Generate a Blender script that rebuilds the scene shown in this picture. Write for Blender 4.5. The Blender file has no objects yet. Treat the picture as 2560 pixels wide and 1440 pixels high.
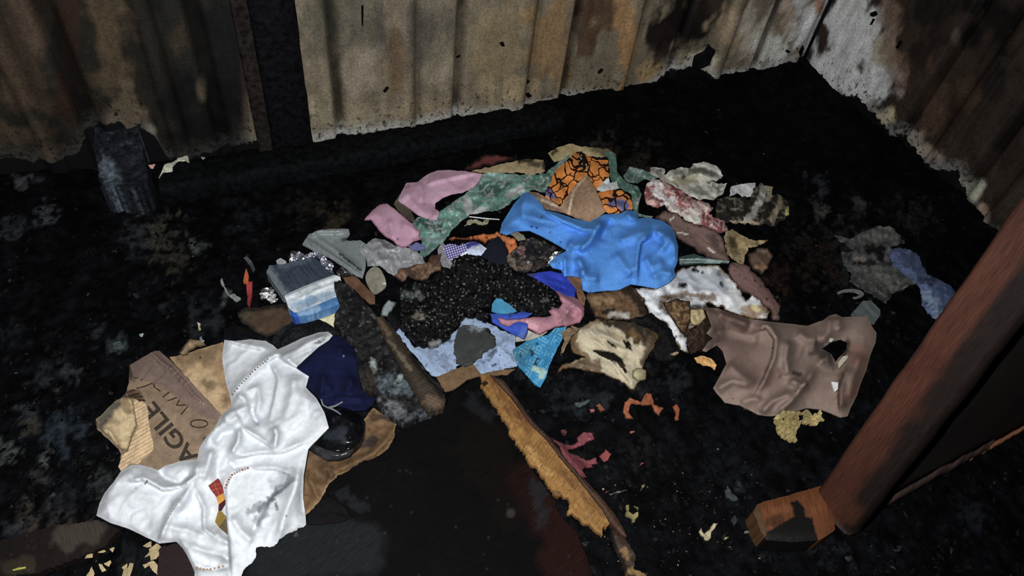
import bpy, math, random
import numpy as np
from mathutils import Matrix, Vector
from mathutils.geometry import delaunay_2d_cdt

# ------------------------------------------------------------------ camera, world, light
F, CX, CY, CAMH = 1780.0, 1280.0, 720.0, 1.45
R = np.array([[0.91614, 0.22796, -0.32974], [-0.38694, 0.71783, -0.5788], [0.10475, 0.65784, 0.74583]])
sc = bpy.context.scene
COL = sc.collection
cam_d = bpy.data.cameras.new('camera'); cam = bpy.data.objects.new('camera', cam_d); COL.objects.link(cam)
cam_d.sensor_fit = 'HORIZONTAL'; cam_d.sensor_width = 36.0; cam_d.lens = 36.0 * F / 2560.0
cam_d.clip_start = 0.02
M4 = Matrix([list(R[i]) + [0, ] for i in range(3)] + [[0, 0, 0, 1]]); M4[2][3] = CAMH
cam.matrix_world = M4
sc.camera = cam
wd = bpy.data.worlds.new('world'); sc.world = wd; wd.use_nodes = True
wd.node_tree.nodes['Background'].inputs[0].default_value = (0.55, 0.75, 1.0, 1)
wd.node_tree.nodes['Background'].inputs[1].default_value = 0.004
POW = 125.0
sp = bpy.data.lights.new('phone_flash', 'SPOT'); sp.energy = POW; sp.shadow_soft_size = 0.006
sp.color = (0.985, 0.995, 1.0); sp.spot_size = math.radians(128); sp.spot_blend = 0.75
spo = bpy.data.objects.new('phone_flash', sp); COL.objects.link(spo)
fp = np.array([0, 0, CAMH]) + R @ np.array([-0.045, 0.035, 0.0])
spo.location = fp
aim = R @ np.array([-160.0, 0.0, -F])
spo.rotation_euler = Vector(aim).to_track_quat('-Z', 'Y').to_euler()
vs = sc.view_settings
vs.view_transform = 'Standard'; vs.look = 'None'; vs.exposure = 0.0; vs.gamma = 1.0; vs.use_curve_mapping = False

# ------------------------------------------------------------------ maths helpers
rng = np.random.default_rng(7)
def lin(c):
    c = np.asarray(c, float) / 255.0
    return np.where(c <= 0.04045, c / 12.92, ((c + 0.055) / 1.055) ** 2.4)
def rays(u, v):
    u = np.asarray(u, float); v = np.asarray(v, float)
    d = np.stack([u - CX, CY - v, np.full_like(u, -F)], -1)
    return d @ R.T
def unp(u, v, z):
    d = rays(u, v); t = (np.asarray(z) - CAMH) / d[..., 2]
    p = d * t[..., None]; p[..., 2] += CAMH
    return p
def unp_y(u, v, y):
    d = rays(u, v); t = y / d[..., 1]; p = d * t[..., None]; p[..., 2] += CAMH; return p
def unp_x(u, v, x):
    d = rays(u, v); t = x / d[..., 0]; p = d * t[..., None]; p[..., 2] += CAMH; return p
def at_dist(u, v, dist):
    d = rays(np.array([u]), np.array([v]))[0]; d = d / np.linalg.norm(d)
    return d * dist + np.array([0, 0, CAMH])
def proj(p):
    q = np.array(p, float); q[..., 2] = q[..., 2] - CAMH
    c = q @ R
    w = np.minimum(c[..., 2], -1e-3)
    return CX + c[..., 0] / -w * F, CY - c[..., 1] / -w * F
def _h(ix, iy, s):
    n = (ix.astype(np.int64) * 374761393 + iy.astype(np.int64) * 668265263 + s * 1442695041) & 0xffffffff
    n = ((n ^ (n >> 13)) * 1274126177) & 0xffffffff
    n = (n ^ (n >> 16)) & 0xffffffff
    return n / 4294967295.0
def vnoise(x, y, s=0):
    ix = np.floor(x); iy = np.floor(y); fx = x - ix; fy = y - iy
    fx = fx * fx * fx * (fx * (fx * 6 - 15) + 10); fy = fy * fy * fy * (fy * (fy * 6 - 15) + 10)
    a = _h(ix, iy, s); b = _h(ix + 1, iy, s); c = _h(ix, iy + 1, s); d = _h(ix + 1, iy + 1, s)
    return (a + (b - a) * fx) * (1 - fy) + (c + (d - c) * fx) * fy
def fbm(x, y, s=0, o=4):
    r = 0; a = 0.5; t = 0
    for i in range(o):
        r = r + a * vnoise(x, y, s + i * 17); t += a; a *= 0.5
        x = x * 2.03 + 11.3; y = y * 2.03 + 5.7
    return r / t
def ridged(x, y, s=0, o=3):
    r = 0; a = 0.5; t = 0
    for i in range(o):
        r = r + a * (1 - np.abs(2 * vnoise(x, y, s + i * 13) - 1)); t += a; a *= 0.55
        x = x * 2.1 + 3.1; y = y * 2.1 + 7.9
    return r / t
def worley(x, y, s=0):
    ix = np.floor(x); iy = np.floor(y); best = np.full(np.shape(x), 9.0)
    for dx in (-1, 0, 1):
        for dy in (-1, 0, 1):
            cx = ix + dx; cy = iy + dy
            best = np.minimum(best, np.hypot(cx + _h(cx, cy, s) - x, cy + _h(cx, cy, s + 7) - y))
    return best
def sstep(a, b, x):
    t = np.clip((x - a) / (b - a), 0, 1); return t * t * (3 - 2 * t)
def dist_poly(u, v, pts, closed=False):
    """distance to a polyline, and the sign of the side (+ = left of travel on screen)"""
    pts = np.asarray(pts, float)
    if closed: pts = np.vstack([pts, pts[:1]])
    best = np.full(u.shape, 1e9); side = np.zeros(u.shape); tt = np.zeros(u.shape)
    n = len(pts) - 1
    for i in range(n):
        a = pts[i]; b = pts[i + 1]; ab = b - a; L2 = ab @ ab + 1e-9
        t = np.clip(((u - a[0]) * ab[0] + (v - a[1]) * ab[1]) / L2, 0, 1)
        du = u - (a[0] + t * ab[0]); dv = v - (a[1] + t * ab[1])
        d = np.hypot(du, dv); m = d < best
        best = np.where(m, d, best); side = np.where(m, ab[1] * du - ab[0] * dv, side); tt = np.where(m, (i + t) / n, tt)
    return best, np.sign(side), tt
def inside(u, v, poly):
    poly = np.asarray(poly, float); r = np.zeros(u.shape, bool); n = len(poly); j = n - 1
    for i in range(n):
        yi, yj = poly[i, 1], poly[j, 1]
        if yi != yj:
            c = ((yi > v) != (yj > v)) & (u < (poly[j, 0] - poly[i, 0]) * (v - yi) / (yj - yi) + poly[i, 0])
            r ^= c
        j = i
    return r
def albedo(rgb, p, n=None):
    """surface colour that a patch photographed as rgb has, given its distance from the flash"""
    d = fp - p; r = np.linalg.norm(d)
    c = d[2] / r if n is None else max(0.25, abs(d @ n) / r)
    E = POW / (4 * math.pi * r * r) * c / math.pi * 0.98
    l = lin(rgb); y_ = l @ np.array([.2126, .7152, .0722]); return np.clip((y_ + (l - y_) * .86) / E, 0.0012, 0.9)

# ------------------------------------------------------------------ materials
MATS = {}
def nodes(name):
    m = bpy.data.materials.new(name); m.use_nodes = True
    nt = m.node_tree; b = nt.nodes['Principled BSDF']
    return m, nt, b
def N(nt, t, **k):
    n = nt.nodes.new(t)
    for a, v in k.items():
        if a.startswith('i_'): n.inputs[a[2:].replace('_', ' ')].default_value = v
        else: setattr(n, a, v)
    return n
def mat(kind):
    """every material takes its dye or paint colour from the mesh and adds grain, relief and print"""
    if kind in MATS: return MATS[kind]
    m, nt, b = nodes(kind); L = nt.links.new
    at = N(nt, 'ShaderNodeAttribute', attribute_name='Col')
    pat = N(nt, 'ShaderNodeAttribute', attribute_name='pat')
    tc = N(nt, 'ShaderNodeTexCoord')
    #          rough spec  grain scale, grain amount, bump scale, bump strength, bump dist
    P = dict(cloth=(.92, .12, 260, .22, 420, .35, .0012), knit=(.95, .1, 120, .10, 900, .25, .0008),
             paper=(.8, .2, 90, .35, 150, .3, .001), card=(.72, .25, 60, .35, 220, .25, .0008),
             gloss=(.22, .5, 60, .35, 60, .25, .002), clear=(.22, .6, 70, .2, 120, .35, .003),
             tape=(.2, .8, 50, .2, 35, .15, .002), char=(.68, .12, 70, .9, 110, .9, .004),
             gchar=(.34, .14, 120, .9, 200, .9, .004), wood=(.6, .25, 40, .5, 60, .5, .002),
             foil=(.22, .5, 30, .1, 60, .5, .004), ash=(.95, .1, 160, .6, 120, .8, .003),
             bristle=(.6, .3, 30, .6, 60, .8, .003), metalpaint=(.45, .4, 80, .3, 120, .3, .001),
             wax=(.9, .12, 260, .2, 420, .3, .001), gingham=(.9, .12, 260, .15, 420, .3, .001),
             squares=(.85, .15, 260, .2, 420, .3, .001), floor=(.75, .06, 60, .9, 90, .8, .004), dwood=(.8, .08, 40, .6, 60, .5, .002),
             print=(.8, .15, 200, .5, 200, .2, .0005), wool=(1., .05, 300, .5, 260, .8, .003))[kind]
    rough, spec, gs, ga, bs, bst, bd = P
    vec = tc.outputs['Object']
    if kind in ('wood', 'bristle', 'dwood'):
        mp = N(nt, 'ShaderNodeMapping'); mp.inputs['Scale'].default_value = (1, .06, 1)
        L(pat.outputs['Vector'], mp.inputs['Vector']); vec = mp.outputs[0]
    ns = N(nt, 'ShaderNodeTexNoise', i_Scale=gs, i_Detail=5.0, i_Roughness=.65); L(vec, ns.inputs['Vector'])
    mr = N(nt, 'ShaderNodeMapRange'); mr.inputs['From Min'].default_value = .3; mr.inputs['From Max'].default_value = .7
    mr.inputs['To Min'].default_value = 1 - ga; mr.inputs['To Max'].default_value = 1 + ga * .8
    L(ns.outputs['Fac'], mr.inputs['Value'])
    mul = N(nt, 'ShaderNodeVectorMath', operation='SCALE')
    colout = at.outputs['Color']
    if kind == 'wax':
        vo = N(nt, 'ShaderNodeTexVoronoi', feature='DISTANCE_TO_EDGE', i_Scale=5.2); vo.inputs['Randomness'].default_value = 1
        nz = N(nt, 'ShaderNodeTexNoise', i_Scale=2.2, i_Detail=2.0); L(pat.outputs['Vector'], nz.inputs['Vector'])
        ad = N(nt, 'ShaderNodeMix', data_type='VECTOR'); ad.inputs['Factor'].default_value = .35
        L(pat.outputs['Vector'], ad.inputs['A']); L(nz.outputs['Color'], ad.inputs['B']); L(ad.outputs['Result'], vo.inputs['Vector'])
        g = N(nt, 'ShaderNodeMath', operation='SUBTRACT'); L(vo.outputs['Distance'], g.inputs[0])
        n3 = N(nt, 'ShaderNodeTexNoise', i_Scale=1.6); L(pat.outputs['Vector'], n3.inputs['Vector'])
        g2 = N(nt, 'ShaderNodeMath', operation='MULTIPLY'); L(n3.outputs['Fac'], g2.inputs[0]); g2.inputs[1].default_value = .12
        L(g2.outputs[0], g.inputs[1])
        cr = N(nt, 'ShaderNodeMapRange'); cr.inputs['From Min'].default_value = -.01; cr.inputs['From Max'].default_value = .02
        L(g.outputs[0], cr.inputs['Value'])
        mx = N(nt, 'ShaderNodeMix', data_type='RGBA'); mx.inputs['A'].default_value = (.02, .008, .004, 1)
        L(cr.outputs[0], mx.inputs['Factor']); L(at.outputs['Color'], mx.inputs['B']); colout = mx.outputs['Result']
        # cream dots in patches
        v2 = N(nt, 'ShaderNodeTexVoronoi', i_Scale=17.0); L(pat.outputs['Vector'], v2.inputs['Vector'])
        dl = N(nt, 'ShaderNodeMath', operation='LESS_THAN'); L(v2.outputs['Distance'], dl.inputs[0]); dl.inputs[1].default_value = .36
        n4 = N(nt, 'ShaderNodeTexNoise', i_Scale=1.5, i_Detail=1.0); L(pat.outputs['Vector'], n4.inputs['Vector'])
        gt = N(nt, 'ShaderNodeMath', operation='GREATER_THAN'); L(n4.outputs['Fac'], gt.inputs[0]); gt.inputs[1].default_value = .66
        dk = N(nt, 'ShaderNodeMix', data_type='RGBA'); dk.inputs['B'].default_value = (.02, .009, .005, 1)
        L(gt.outputs[0], dk.inputs['Factor']); L(colout, dk.inputs['A'])
        an = N(nt, 'ShaderNodeMath', operation='MULTIPLY'); L(dl.outputs[0], an.inputs[0]); L(gt.outputs[0], an.inputs[1])
        m2 = N(nt, 'ShaderNodeMix', data_type='RGBA'); m2.inputs['B'].default_value = (.55, .45, .25, 1)
        L(an.outputs[0], m2.inputs['Factor']); L(dk.outputs['Result'], m2.inputs['A']); colout = m2.outputs['Result']
    if kind in ('gingham', 'squares'):
        sx = N(nt, 'ShaderNodeSeparateXYZ'); L(pat.outputs['Vector'], sx.inputs[0])
        def math_(op, a, bb=None):
            q = N(nt, 'ShaderNodeMath', operation=op)
            for i, w in enumerate((a, bb)):
                if w is None: continue
                if isinstance(w, (int, float)): q.inputs[i].default_value = w
                else: L(w, q.inputs[i])
            return q.outputs[0]
        k = 17.0 if kind == 'gingham' else 3.0
        fx = math_('FRACT', math_('MULTIPLY', sx.outputs[0], k)); fy = math_('FRACT', math_('MULTIPLY', sx.outputs[1], k))
        ax = math_('ABSOLUTE', math_('SUBTRACT', fx, .5)); ay = math_('ABSOLUTE', math_('SUBTRACT', fy, .5))
        if kind == 'gingham':
            fac = math_('LESS_THAN', math_('MAXIMUM', ax, ay), .27); cb = (.75, .75, .85, 1)
        else:
            mxx = math_('MAXIMUM', ax, ay)
            r1 = math_('LESS_THAN', math_('ABSOLUTE', math_('SUBTRACT', mxx, .36)), .045)
            r2 = math_('LESS_THAN', math_('ABSOLUTE', math_('SUBTRACT', mxx, .16)), .045)
            nn = N(nt, 'ShaderNodeTexNoise', i_Scale=4.0); L(pat.outputs['Vector'], nn.inputs['Vector'])
            fac = math_('MULTIPLY', math_('MULTIPLY', math_('MAXIMUM', r1, r2), math_('GREATER_THAN', nn.outputs['Fac'], .5)), .32); cb = (.35, .7, .8, 1)
        mx = N(nt, 'ShaderNodeMix', data_type='RGBA'); mx.inputs['B'].default_value = cb
        L(fac, mx.inputs['Factor']); L(colout, mx.inputs['A']); colout = mx.outputs['Result']
    L(colout, mul.inputs[0]); L(mr.outputs[0], mul.inputs['Scale'])
    L(mul.outputs[0], b.inputs['Base Color'])
    b.inputs['Roughness'].default_value = rough; b.inputs['Specular IOR Level'].default_value = spec
    if kind == 'foil': b.inputs['Metallic'].default_value = 1.0
    if kind == 'clear': b.inputs['Alpha'].default_value = .55
    if kind == 'tape': b.inputs['Alpha'].default_value = .3
    bn = N(nt, 'ShaderNodeTexNoise', i_Scale=bs, i_Detail=4.0, i_Roughness=.6); L(vec, bn.inputs['Vector'])
    bp = N(nt, 'ShaderNodeBump', i_Strength=bst, i_Distance=bd); L(bn.outputs['Fac'], bp.inputs['Height'])
    L(bp.outputs[0], b.inputs['Normal'])
    MATS[kind] = m
    return m

# ------------------------------------------------------------------ object helpers
def tag(o, label=None, cat=None, group=None, kind=None):
    if label: o['label'] = label
    if cat: o['category'] = cat
    if group: o['group'] = group
    if kind: o['kind'] = kind
    return o
def empty(name, loc):
    o = bpy.data.objects.new(name, None); COL.objects.link(o); o.location = loc; o.empty_display_size = .05; return o
def mesh_obj(name, V, faces, material, parent=None, col=None, pat=None, smooth=True, origin=None):
    V = np.asarray(V, float)
    if origin is None:
        origin = np.array([V[:, 0].mean(), V[:, 1].mean(), V[:, 2].min()])
    me = bpy.data.meshes.new(name)
    me.from_pydata((V - origin).tolist(), [], faces if isinstance(faces, list) else faces.tolist())
    n = len(V)
    if col is not None:
        a = me.attributes.new('Col', 'FLOAT_COLOR', 'POINT'); c = np.ones((n, 4)); c[:, :3] = col
        a.data.foreach_set('color', c.ravel())
    if pat is not None:
        a = me.attributes.new('pat', 'FLOAT_VECTOR', 'POINT'); q = np.zeros((n, 3)); q[:, :pat.shape[1]] = pat
        a.data.foreach_set('vector', q.ravel())
    if smooth: me.polygons.foreach_set('use_smooth', np.ones(len(me.polygons), bool))
    me.materials.append(mat(material) if isinstance(material, str) else material)
    me.update()
    o = bpy.data.objects.new(name, me); COL.objects.link(o)
    o.location = origin
    if parent is not None:
        o.parent = parent; wl = Vector(parent.location); pp = parent.parent
        while pp is not None: wl += Vector(pp.location); pp = pp.parent
        o.location = Vector(origin) - wl
    return o
def fr(frame, pts):
    if frame is None: return [tuple(p) for p in pts]
    x, y, s = frame; return [(x + p[0] / s, y + p[1] / s) for p in pts]
R1 = (0, 0, 2.977); R2 = (700, 0, 2.977); R3 = (1500, 0, 2.4); R4 = (880, 340, 4.235); R5 = (1300, 340, 3.6)
R6 = (560, 540, 4.235); R7 = (960, 560, 3.428); R8 = (1380, 640, 2.977); S1 = (200, 800, 2.25); S3 = (0, 880, 2.571)
S4 = (560, 900, 2.667); S5 = (1160, 900, 2.666); S6 = (1840, 800, 2.25); S7 = (1900, 440, 3.429); S8 = (800, 640, 3.273)
T1 = (230, 860, 4.5); T2 = (540, 820, 4.5); T3 = (380, 1140, 4.8); T4 = (0, 1180, 5.333); T5 = (1380, 1040, 3.6)

# ------------------------------------------------------------------ height map on which things come to rest
HX0, HX1, HY0, HY1, CELL = -1.9, 2.24, -0.8, 1.9, 0.006
NX = int((HX1 - HX0) / CELL); NY = int((HY1 - HY0) / CELL)
YW, XW = 1.83, 2.19
def ground(x, y):
    """rough lie of the burnt debris, in metres"""
    h = 0.012 + 0.02 * fbm(x * 2.2, y * 2.2, 5, 3)
    for cx, cy, r, a in ((.75, 1.1, .42, .055), (1.05, 1.1, .35, .03), (.05, .85, .4, .02), (-.6, 1.75, .35, .06), (1.95, 1.2, .3, .04), (1.3, 1.75, .5, .03)):
        h = h + a * np.exp(-((x - cx) ** 2 + (y - cy) ** 2) / (r * r))
    h = h + .03 * np.exp(-np.maximum(YW - y, 0) / .1) + .04 * np.exp(-np.maximum(XW - x, 0) / .12)
    return h
gx = HX0 + (np.arange(NX) + .5) * CELL; gy = HY0 + (np.arange(NY) + .5) * CELL
GX, GY = np.meshgrid(gx, gy)
GROUND = ground(GX, GY)
TOP = GROUND.copy()
def boxblur(a, r):
    for ax in (0, 1):
        p = np.pad(a, [(r + 1, r) if i == ax else (0, 0) for i in (0, 1)], 'edge')
        c = np.cumsum(p, ax); n = a.shape[ax]
        a = (np.take(c, range(2 * r + 1, 2 * r + 1 + n), ax) - np.take(c, range(0, n), ax)) / (2 * r + 1)
    return a
def maxf(a, r):
    for ax in (0, 1):
        p = np.pad(a, [(r, r) if i == ax else (0, 0) for i in (0, 1)], 'edge'); n = a.shape[ax]
        a = np.max([np.take(p, range(k, k + n), ax) for k in range(2 * r + 1)], 0)
    return a
def sample(m, x, y, ox=0, oy=0):
    fx = np.clip((x - HX0) / CELL - .5 - ox, 0, m.shape[1] - 1.001); fy = np.clip((y - HY0) / CELL - .5 - oy, 0, m.shape[0] - 1.001)
    ix = fx.astype(int); iy = fy.astype(int); fx = fx - ix; fy = fy - iy
    return (m[iy, ix] * (1 - fx) + m[iy, ix + 1] * fx) * (1 - fy) + (m[iy + 1, ix] * (1 - fx) + m[iy + 1, ix + 1] * fx) * fy
def window(u, v):
    p = unp(np.array([u.min(), u.max(), u.min(), u.max()]), np.array([v.min(), v.min(), v.max(), v.max()]), np.zeros(4))
    x0 = max(0, int((p[:, 0].min() - HX0) / CELL) - 25); x1 = min(NX, int((p[:, 0].max() - HX0) / CELL) + 25)
    y0 = max(0, int((p[:, 1].min() - HY0) / CELL) - 45); y1 = min(NY, int((p[:, 1].max() - HY0) / CELL) + 25)
    return x0, x1, y0, y1
def rest(u, v, extra=0.0, soft=3, it=5):
    x0, x1, y0, y1 = window(u, v)
    sm = boxblur(boxblur(maxf(TOP[y0:y1, x0:x1], 2), soft), soft)
    z = np.full(u.shape, .05)
    for _ in range(it):
        p = unp(u, v, z); z = .4 * z + .6 * (sample(sm, p[:, 0], p[:, 1], x0, y0) + extra)
    return z
def surf(u, v, lift=.002):
    u = np.asarray(u, float); v = np.asarray(v, float)
    z = np.full(u.shape, .05)
    for _ in range(10):
        p = unp(u, v, z); z = .5 * z + .5 * (sample(TOP, p[:, 0], p[:, 1]) + lift)
    return unp(u, v, z)
def stamp(P):
    ix = ((P[:, 0] - HX0) / CELL).astype(int); iy = ((P[:, 1] - HY0) / CELL).astype(int)
    ok = (ix >= 0) & (ix < NX) & (iy >= 0) & (iy < NY)
    if not ok.any(): return
    ix, iy, z = ix[ok], iy[ok], P[ok, 2]
    np.maximum.at(TOP, (iy, ix), z)
    for dx, dy in ((1, 0), (0, 1), (-1, 0), (0, -1)):
        np.maximum.at(TOP, (np.clip(iy + dy, 0, NY - 1), np.clip(ix + dx, 0, NX - 1)), z - .001)

# ------------------------------------------------------------------ sheets: cloth, paper, board, plastic, flakes
SEED = [0]
def ragged(poly, step, amp, seed, scale=14.0):
    poly = np.asarray(poly, float); out = []
    n = len(poly)
    for i in range(n):
        a, b = poly[i], poly[(i + 1) % n]; L = np.hypot(*(b - a)); k = max(1, int(L / step))
        for j in range(k): out.append(a + (b - a) * j / k)
    q = np.array(out)
    if amp > 0:
        q = q + amp * 2 * np.stack([fbm(q[:, 0] / scale, q[:, 1] / scale, seed, 4) - .5, fbm(q[:, 0] / scale + 40, q[:, 1] / scale, seed + 5, 4) - .5], 1)
    return q
def smooth_poly(poly):
    p = np.asarray(poly, float); out = []
    for i in range(len(p)):
        a, b = p[i], p[(i + 1) % len(p)]; out += [a * .75 + b * .25, a * .25 + b * .75]
    return np.array(out)
def sheet(name, label, cat, pts, rgb, frame=None, kind='cloth', res=5.0, rag=1.0, ragscale=14.0, th=.003, lift=.003,
          folds=(), wr=None, puff=(0, 20), stains=(), edge=None, mott=(.12, 60), holes=(), parent=None, z=None, rough=0.0,
          patrot=0.0, soft=3, round_=False, group=None, okind=None, do_stamp=True, ribs=None, crumple=False, rsc=26.0, sm=1, fa=1.45, fw=1.0, streaks=None):
    SEED[0] += 31; sd = SEED[0]
    poly = fr(frame, pts)
    if round_: poly = smooth_poly(poly)
    if kind not in ('knit', 'bristle', 'metalpaint', 'tape'): rag *= 1.7; ragscale = min(ragscale, 11)
    q = ragged(poly, max(1.8, res * .6), rag, sd, ragscale)
    hp = [ragged(fr(frame, h), max(2.0, res * .8), rag, sd + 3, ragscale) for h in holes]
    u0, v0 = q.min(0); u1, v1 = q.max(0)
    uu, vv = np.meshgrid(np.arange(u0, u1 + res, res), np.arange(v0, v1 + res, res * .87))
    uu = uu + (np.arange(uu.shape[0]) % 2)[:, None] * res * .5
    uu = uu.ravel() + rng.uniform(-.12, .12, uu.size) * res; vv = vv.ravel() + rng.uniform(-.12, .12, vv.size) * res
    k = inside(uu, vv, q); uu, vv = uu[k], vv[k]
    d, _, _ = dist_poly(uu, vv, q, True); k = d > res * .45
    for h in hp:
        dh, _, _ = dist_poly(uu, vv, h, True); k &= dh > res * .45
    uu, vv = uu[k], vv[k]
    loops = [q] + hp; B = np.vstack(loops); E_ = []; o = 0
    for l in loops:
        n = len(l); E_ += [(o + i, o + (i + 1) % n) for i in range(n)]; o += n
    U = np.concatenate([B[:, 0], uu]); Vv = np.concatenate([B[:, 1], vv])
    res_ = delaunay_2d_cdt([Vector((a, b)) for a, b in zip(U, Vv)], E_, [], 1, 1e-4)
    co = np.array([(a.x, a.y) for a in res_[0]]); fc = np.array(res_[2])
    if len(hp):
        c = co[fc].mean(1)
        keep = np.ones(len(fc), bool)
        for h in hp: keep &= ~inside(c[:, 0], c[:, 1], h)
        fc = fc[keep]
    e1 = co[fc[:, 1]] - co[fc[:, 0]]; e2 = co[fc[:, 2]] - co[fc[:, 0]]
    fl = (e1[:, 0] * e2[:, 1] - e1[:, 1] * e2[:, 0]) > 0      # screen y points down: turn all faces up
    fc[fl] = fc[fl][:, ::-1]
    u, v = co[:, 0].copy(), co[:, 1].copy()
    de, _, _ = dist_poly(u, v, q, True)
    for h in hp:
        dh, _, _ = dist_poly(u, v, h, True); de = np.minimum(de, dh)
    # relief
    f = np.zeros(len(u))
    if puff[0]: f += puff[0] * (1 - np.exp(-de / puff[1]))
    for fd in folds:
        pl, a, w = fr(frame, fd[0]), fd[1] * fa, fd[2] * fw; t = fd[3] if len(fd) > 3 else 'r'
        dd, sg, tt = dist_poly(u, v, pl)
        taper = np.clip(np.minimum(tt, 1 - tt) * 5 + .25, 0, 1)
        if t == 'r': f += a * np.exp(-1.25 * (np.sqrt(dd * dd + (.3 * w) ** 2) - .3 * w) / w) * taper
        elif t == 's':       # overlapping edge: raised to the left of the line, falling off away from it
            s = dd * sg; f += a * np.exp(-np.maximum(s, 0) / w) * sstep(-2.2, 2.2, s) * np.where(tt * (1 - tt) > 0, 1, np.exp(-dd / w)) * taper
        elif t == 'w':       # puckers running across a crease
            Lq = sum(math.hypot(pl[i + 1][0] - pl[i][0], pl[i + 1][1] - pl[i][1]) for i in range(len(pl) - 1))
            f += a * np.sin(tt * Lq / 9.0 * 2 * math.pi + 3 * vnoise(u / 20, v / 20, sd)) * np.exp(-(dd / w) ** 2)
    if kind == 'foil': f += wr[0] * rng.uniform(-1, 1, len(u)); wr = None; sm = 0
    if wr:
        a, s, ang, st = wr; ca, sa = math.cos(math.radians(ang)), math.sin(math.radians(ang))
        du = fbm(u / s * .6, v / s * .6, sd + 9, 2) * 1.6
        x_ = (u * ca + v * sa) / (s * st) + du; y_ = (-u * sa + v * ca) / s + du
        if crumple or kind in ('clear', 'foil', 'paper'):
            cr = worley(x_ * .8, y_ * .8, sd + 1) + .45 * worley(x_ * 1.9 + 7, y_ * 1.9, sd + 2)
            f += a * 1.7 * (cr - .6) * np.clip(de / 5, .3, 1)
        else: f += a * 1.25 * (ridged(x_, y_, sd + 1, 3) - .5) * 2 * np.clip(de / 6, .25, 1)
    if rough: f += rough * (ridged(u / rsc, v / rsc, sd + 2, 4) - .45) * 2 + rough * .8 * (worley(u / (rsc * .4), v / (rsc * .4), sd + 4) - .5)
    if ribs:
        amp, per, ang = ribs; ca, sa = math.cos(math.radians(ang)), math.sin(math.radians(ang))
        f += amp * np.sin((-u * sa + v * ca) / per * 2 * math.pi)
    if z is None: zz = rest(u, v, 0, soft) + lift + th + np.maximum(f, -.6 * lift)
    elif z == 'flat': zz = np.full(len(u), np.percentile(rest(u, v, 0, soft), 80) + lift + th) + f
    elif callable(z): zz = z(u, v) + f
    else: zz = np.full(len(u), float(z)) + f
    if sm:
        i0 = np.concatenate([fc[:, 0], fc[:, 1], fc[:, 2]]); i1 = np.concatenate([fc[:, 1], fc[:, 2], fc[:, 0]])
        for _ in range(sm):
            acc = np.bincount(i0, zz[i1], len(zz)) + np.bincount(i1, zz[i0], len(zz)); cn = np.bincount(i0, minlength=len(zz)) + np.bincount(i1, minlength=len(zz))
            zz = np.where(cn > 0, .45 * zz + .55 * acc / np.maximum(cn, 1), zz)
    Pw = unp(u, v, zz)
    if do_stamp: stamp(Pw)
    # colour
    cp = Pw.mean(0); base = albedo(rgb, cp)
    if okind == 'raw': base = np.array(rgb)
    c = np.tile(base, (len(u), 1))
    mo = 1 + mott[0] * 2 * (fbm(u / mott[1], v / mott[1], sd + 11, 4) - .5); c *= mo[:, None]
    for s in stains:
        pl, r, rc = fr(frame, s[0]), s[1], s[2]; stg = s[3] if len(s) > 3 else 1.0; nz = s[4] if len(s) > 4 else .7
        if len(pl) == 1: dd = np.hypot(u - pl[0][0], v - pl[0][1])
        elif stg < 0: dd = np.where(inside(u, v, np.array(pl)), 0, dist_poly(u, v, pl, True)[0])
        else: dd, _, _ = dist_poly(u, v, pl)
        w = sstep(0.0, .55, 1 - dd / r + nz * (fbm(u / (r * .6 + 4), v / (r * .6 + 4), sd + 21, 4) - .5) * 1.5) * abs(stg)
        c = c * (1 - w[:, None]) + albedo(rc, cp) * w[:, None]
    if streaks:      # white highlights painted on crinkled plastic; smears and specks elsewhere
        ns_, ln_, wd__, sc_, stg_ = streaks; rs_ = np.random.default_rng(sd)
        for _ in range(ns_):
            k = rs_.integers(len(u)); an = rs_.uniform(0, 6.28); l2 = ln_ * rs_.uniform(.3, 1); cu_, cv_ = u[k], v[k]; bend = rs_.normal(0, .5)
            pl = [(cu_ - math.cos(an) * l2 / 2, cv_ - math.sin(an) * l2 / 2), (cu_, cv_), (cu_ + math.cos(an + bend) * l2 / 2, cv_ + math.sin(an + bend) * l2 / 2)]
            near = (np.abs(u - cu_) < ln_ + 8) & (np.abs(v - cv_) < ln_ + 8)
            dd = np.full(len(u), 99.0); dd[near] = dist_poly(u[near], v[near], pl)[0]
            w = sstep(1, .2, dd / (wd__ * rs_.uniform(.4, 1.2))) * stg_ * rs_.uniform(.4, 1)
            c = c * (1 - w[:, None]) + albedo(sc_, cp) * w[:, None]
    if edge:
        w_, cols = edge[0], edge[1:]
        dn = de + w_ * 1.4 * (fbm(u / 22, v / 22, sd + 31, 4) - .5)
        for i, ec in enumerate(cols):
            ww = w_ / (i + 1); k = 1 - sstep(ww * .35, ww, dn); c = c * (1 - k[:, None]) + albedo(ec, cp) * k[:, None]
    ca, sa = math.cos(math.radians(patrot)), math.sin(math.radians(patrot))
    pat = np.stack([((u - u0) * ca + (v - v0) * sa) / 100, (-(u - u0) * sa + (v - v0) * ca) / 100], 1)
    # thickness: an underside and a rim of their own
    nv = len(Pw); low = Pw.copy(); low[:, 2] -= th
    ee = np.sort(np.vstack([fc[:, [0, 1]], fc[:, [1, 2]], fc[:, [2, 0]]]), 1); de_ = np.vstack([fc[:, [0, 1]], fc[:, [1, 2]], fc[:, [2, 0]]])
    _, idx, cnt = np.unique(ee, axis=0, return_index=True, return_counts=True)
    be = de_[idx[cnt == 1]]; nb = len(be)
    rim = np.vstack([Pw[be[:, 0]], Pw[be[:, 1]], low[be[:, 1]], low[be[:, 0]]]); a = 2 * nv + np.arange(nb)
    side = np.stack([a + nb, a, a + 3 * nb, a + 2 * nb], 1)
    faces = fc.tolist() + (fc[:, ::-1] + nv).tolist() + side.tolist()
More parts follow.
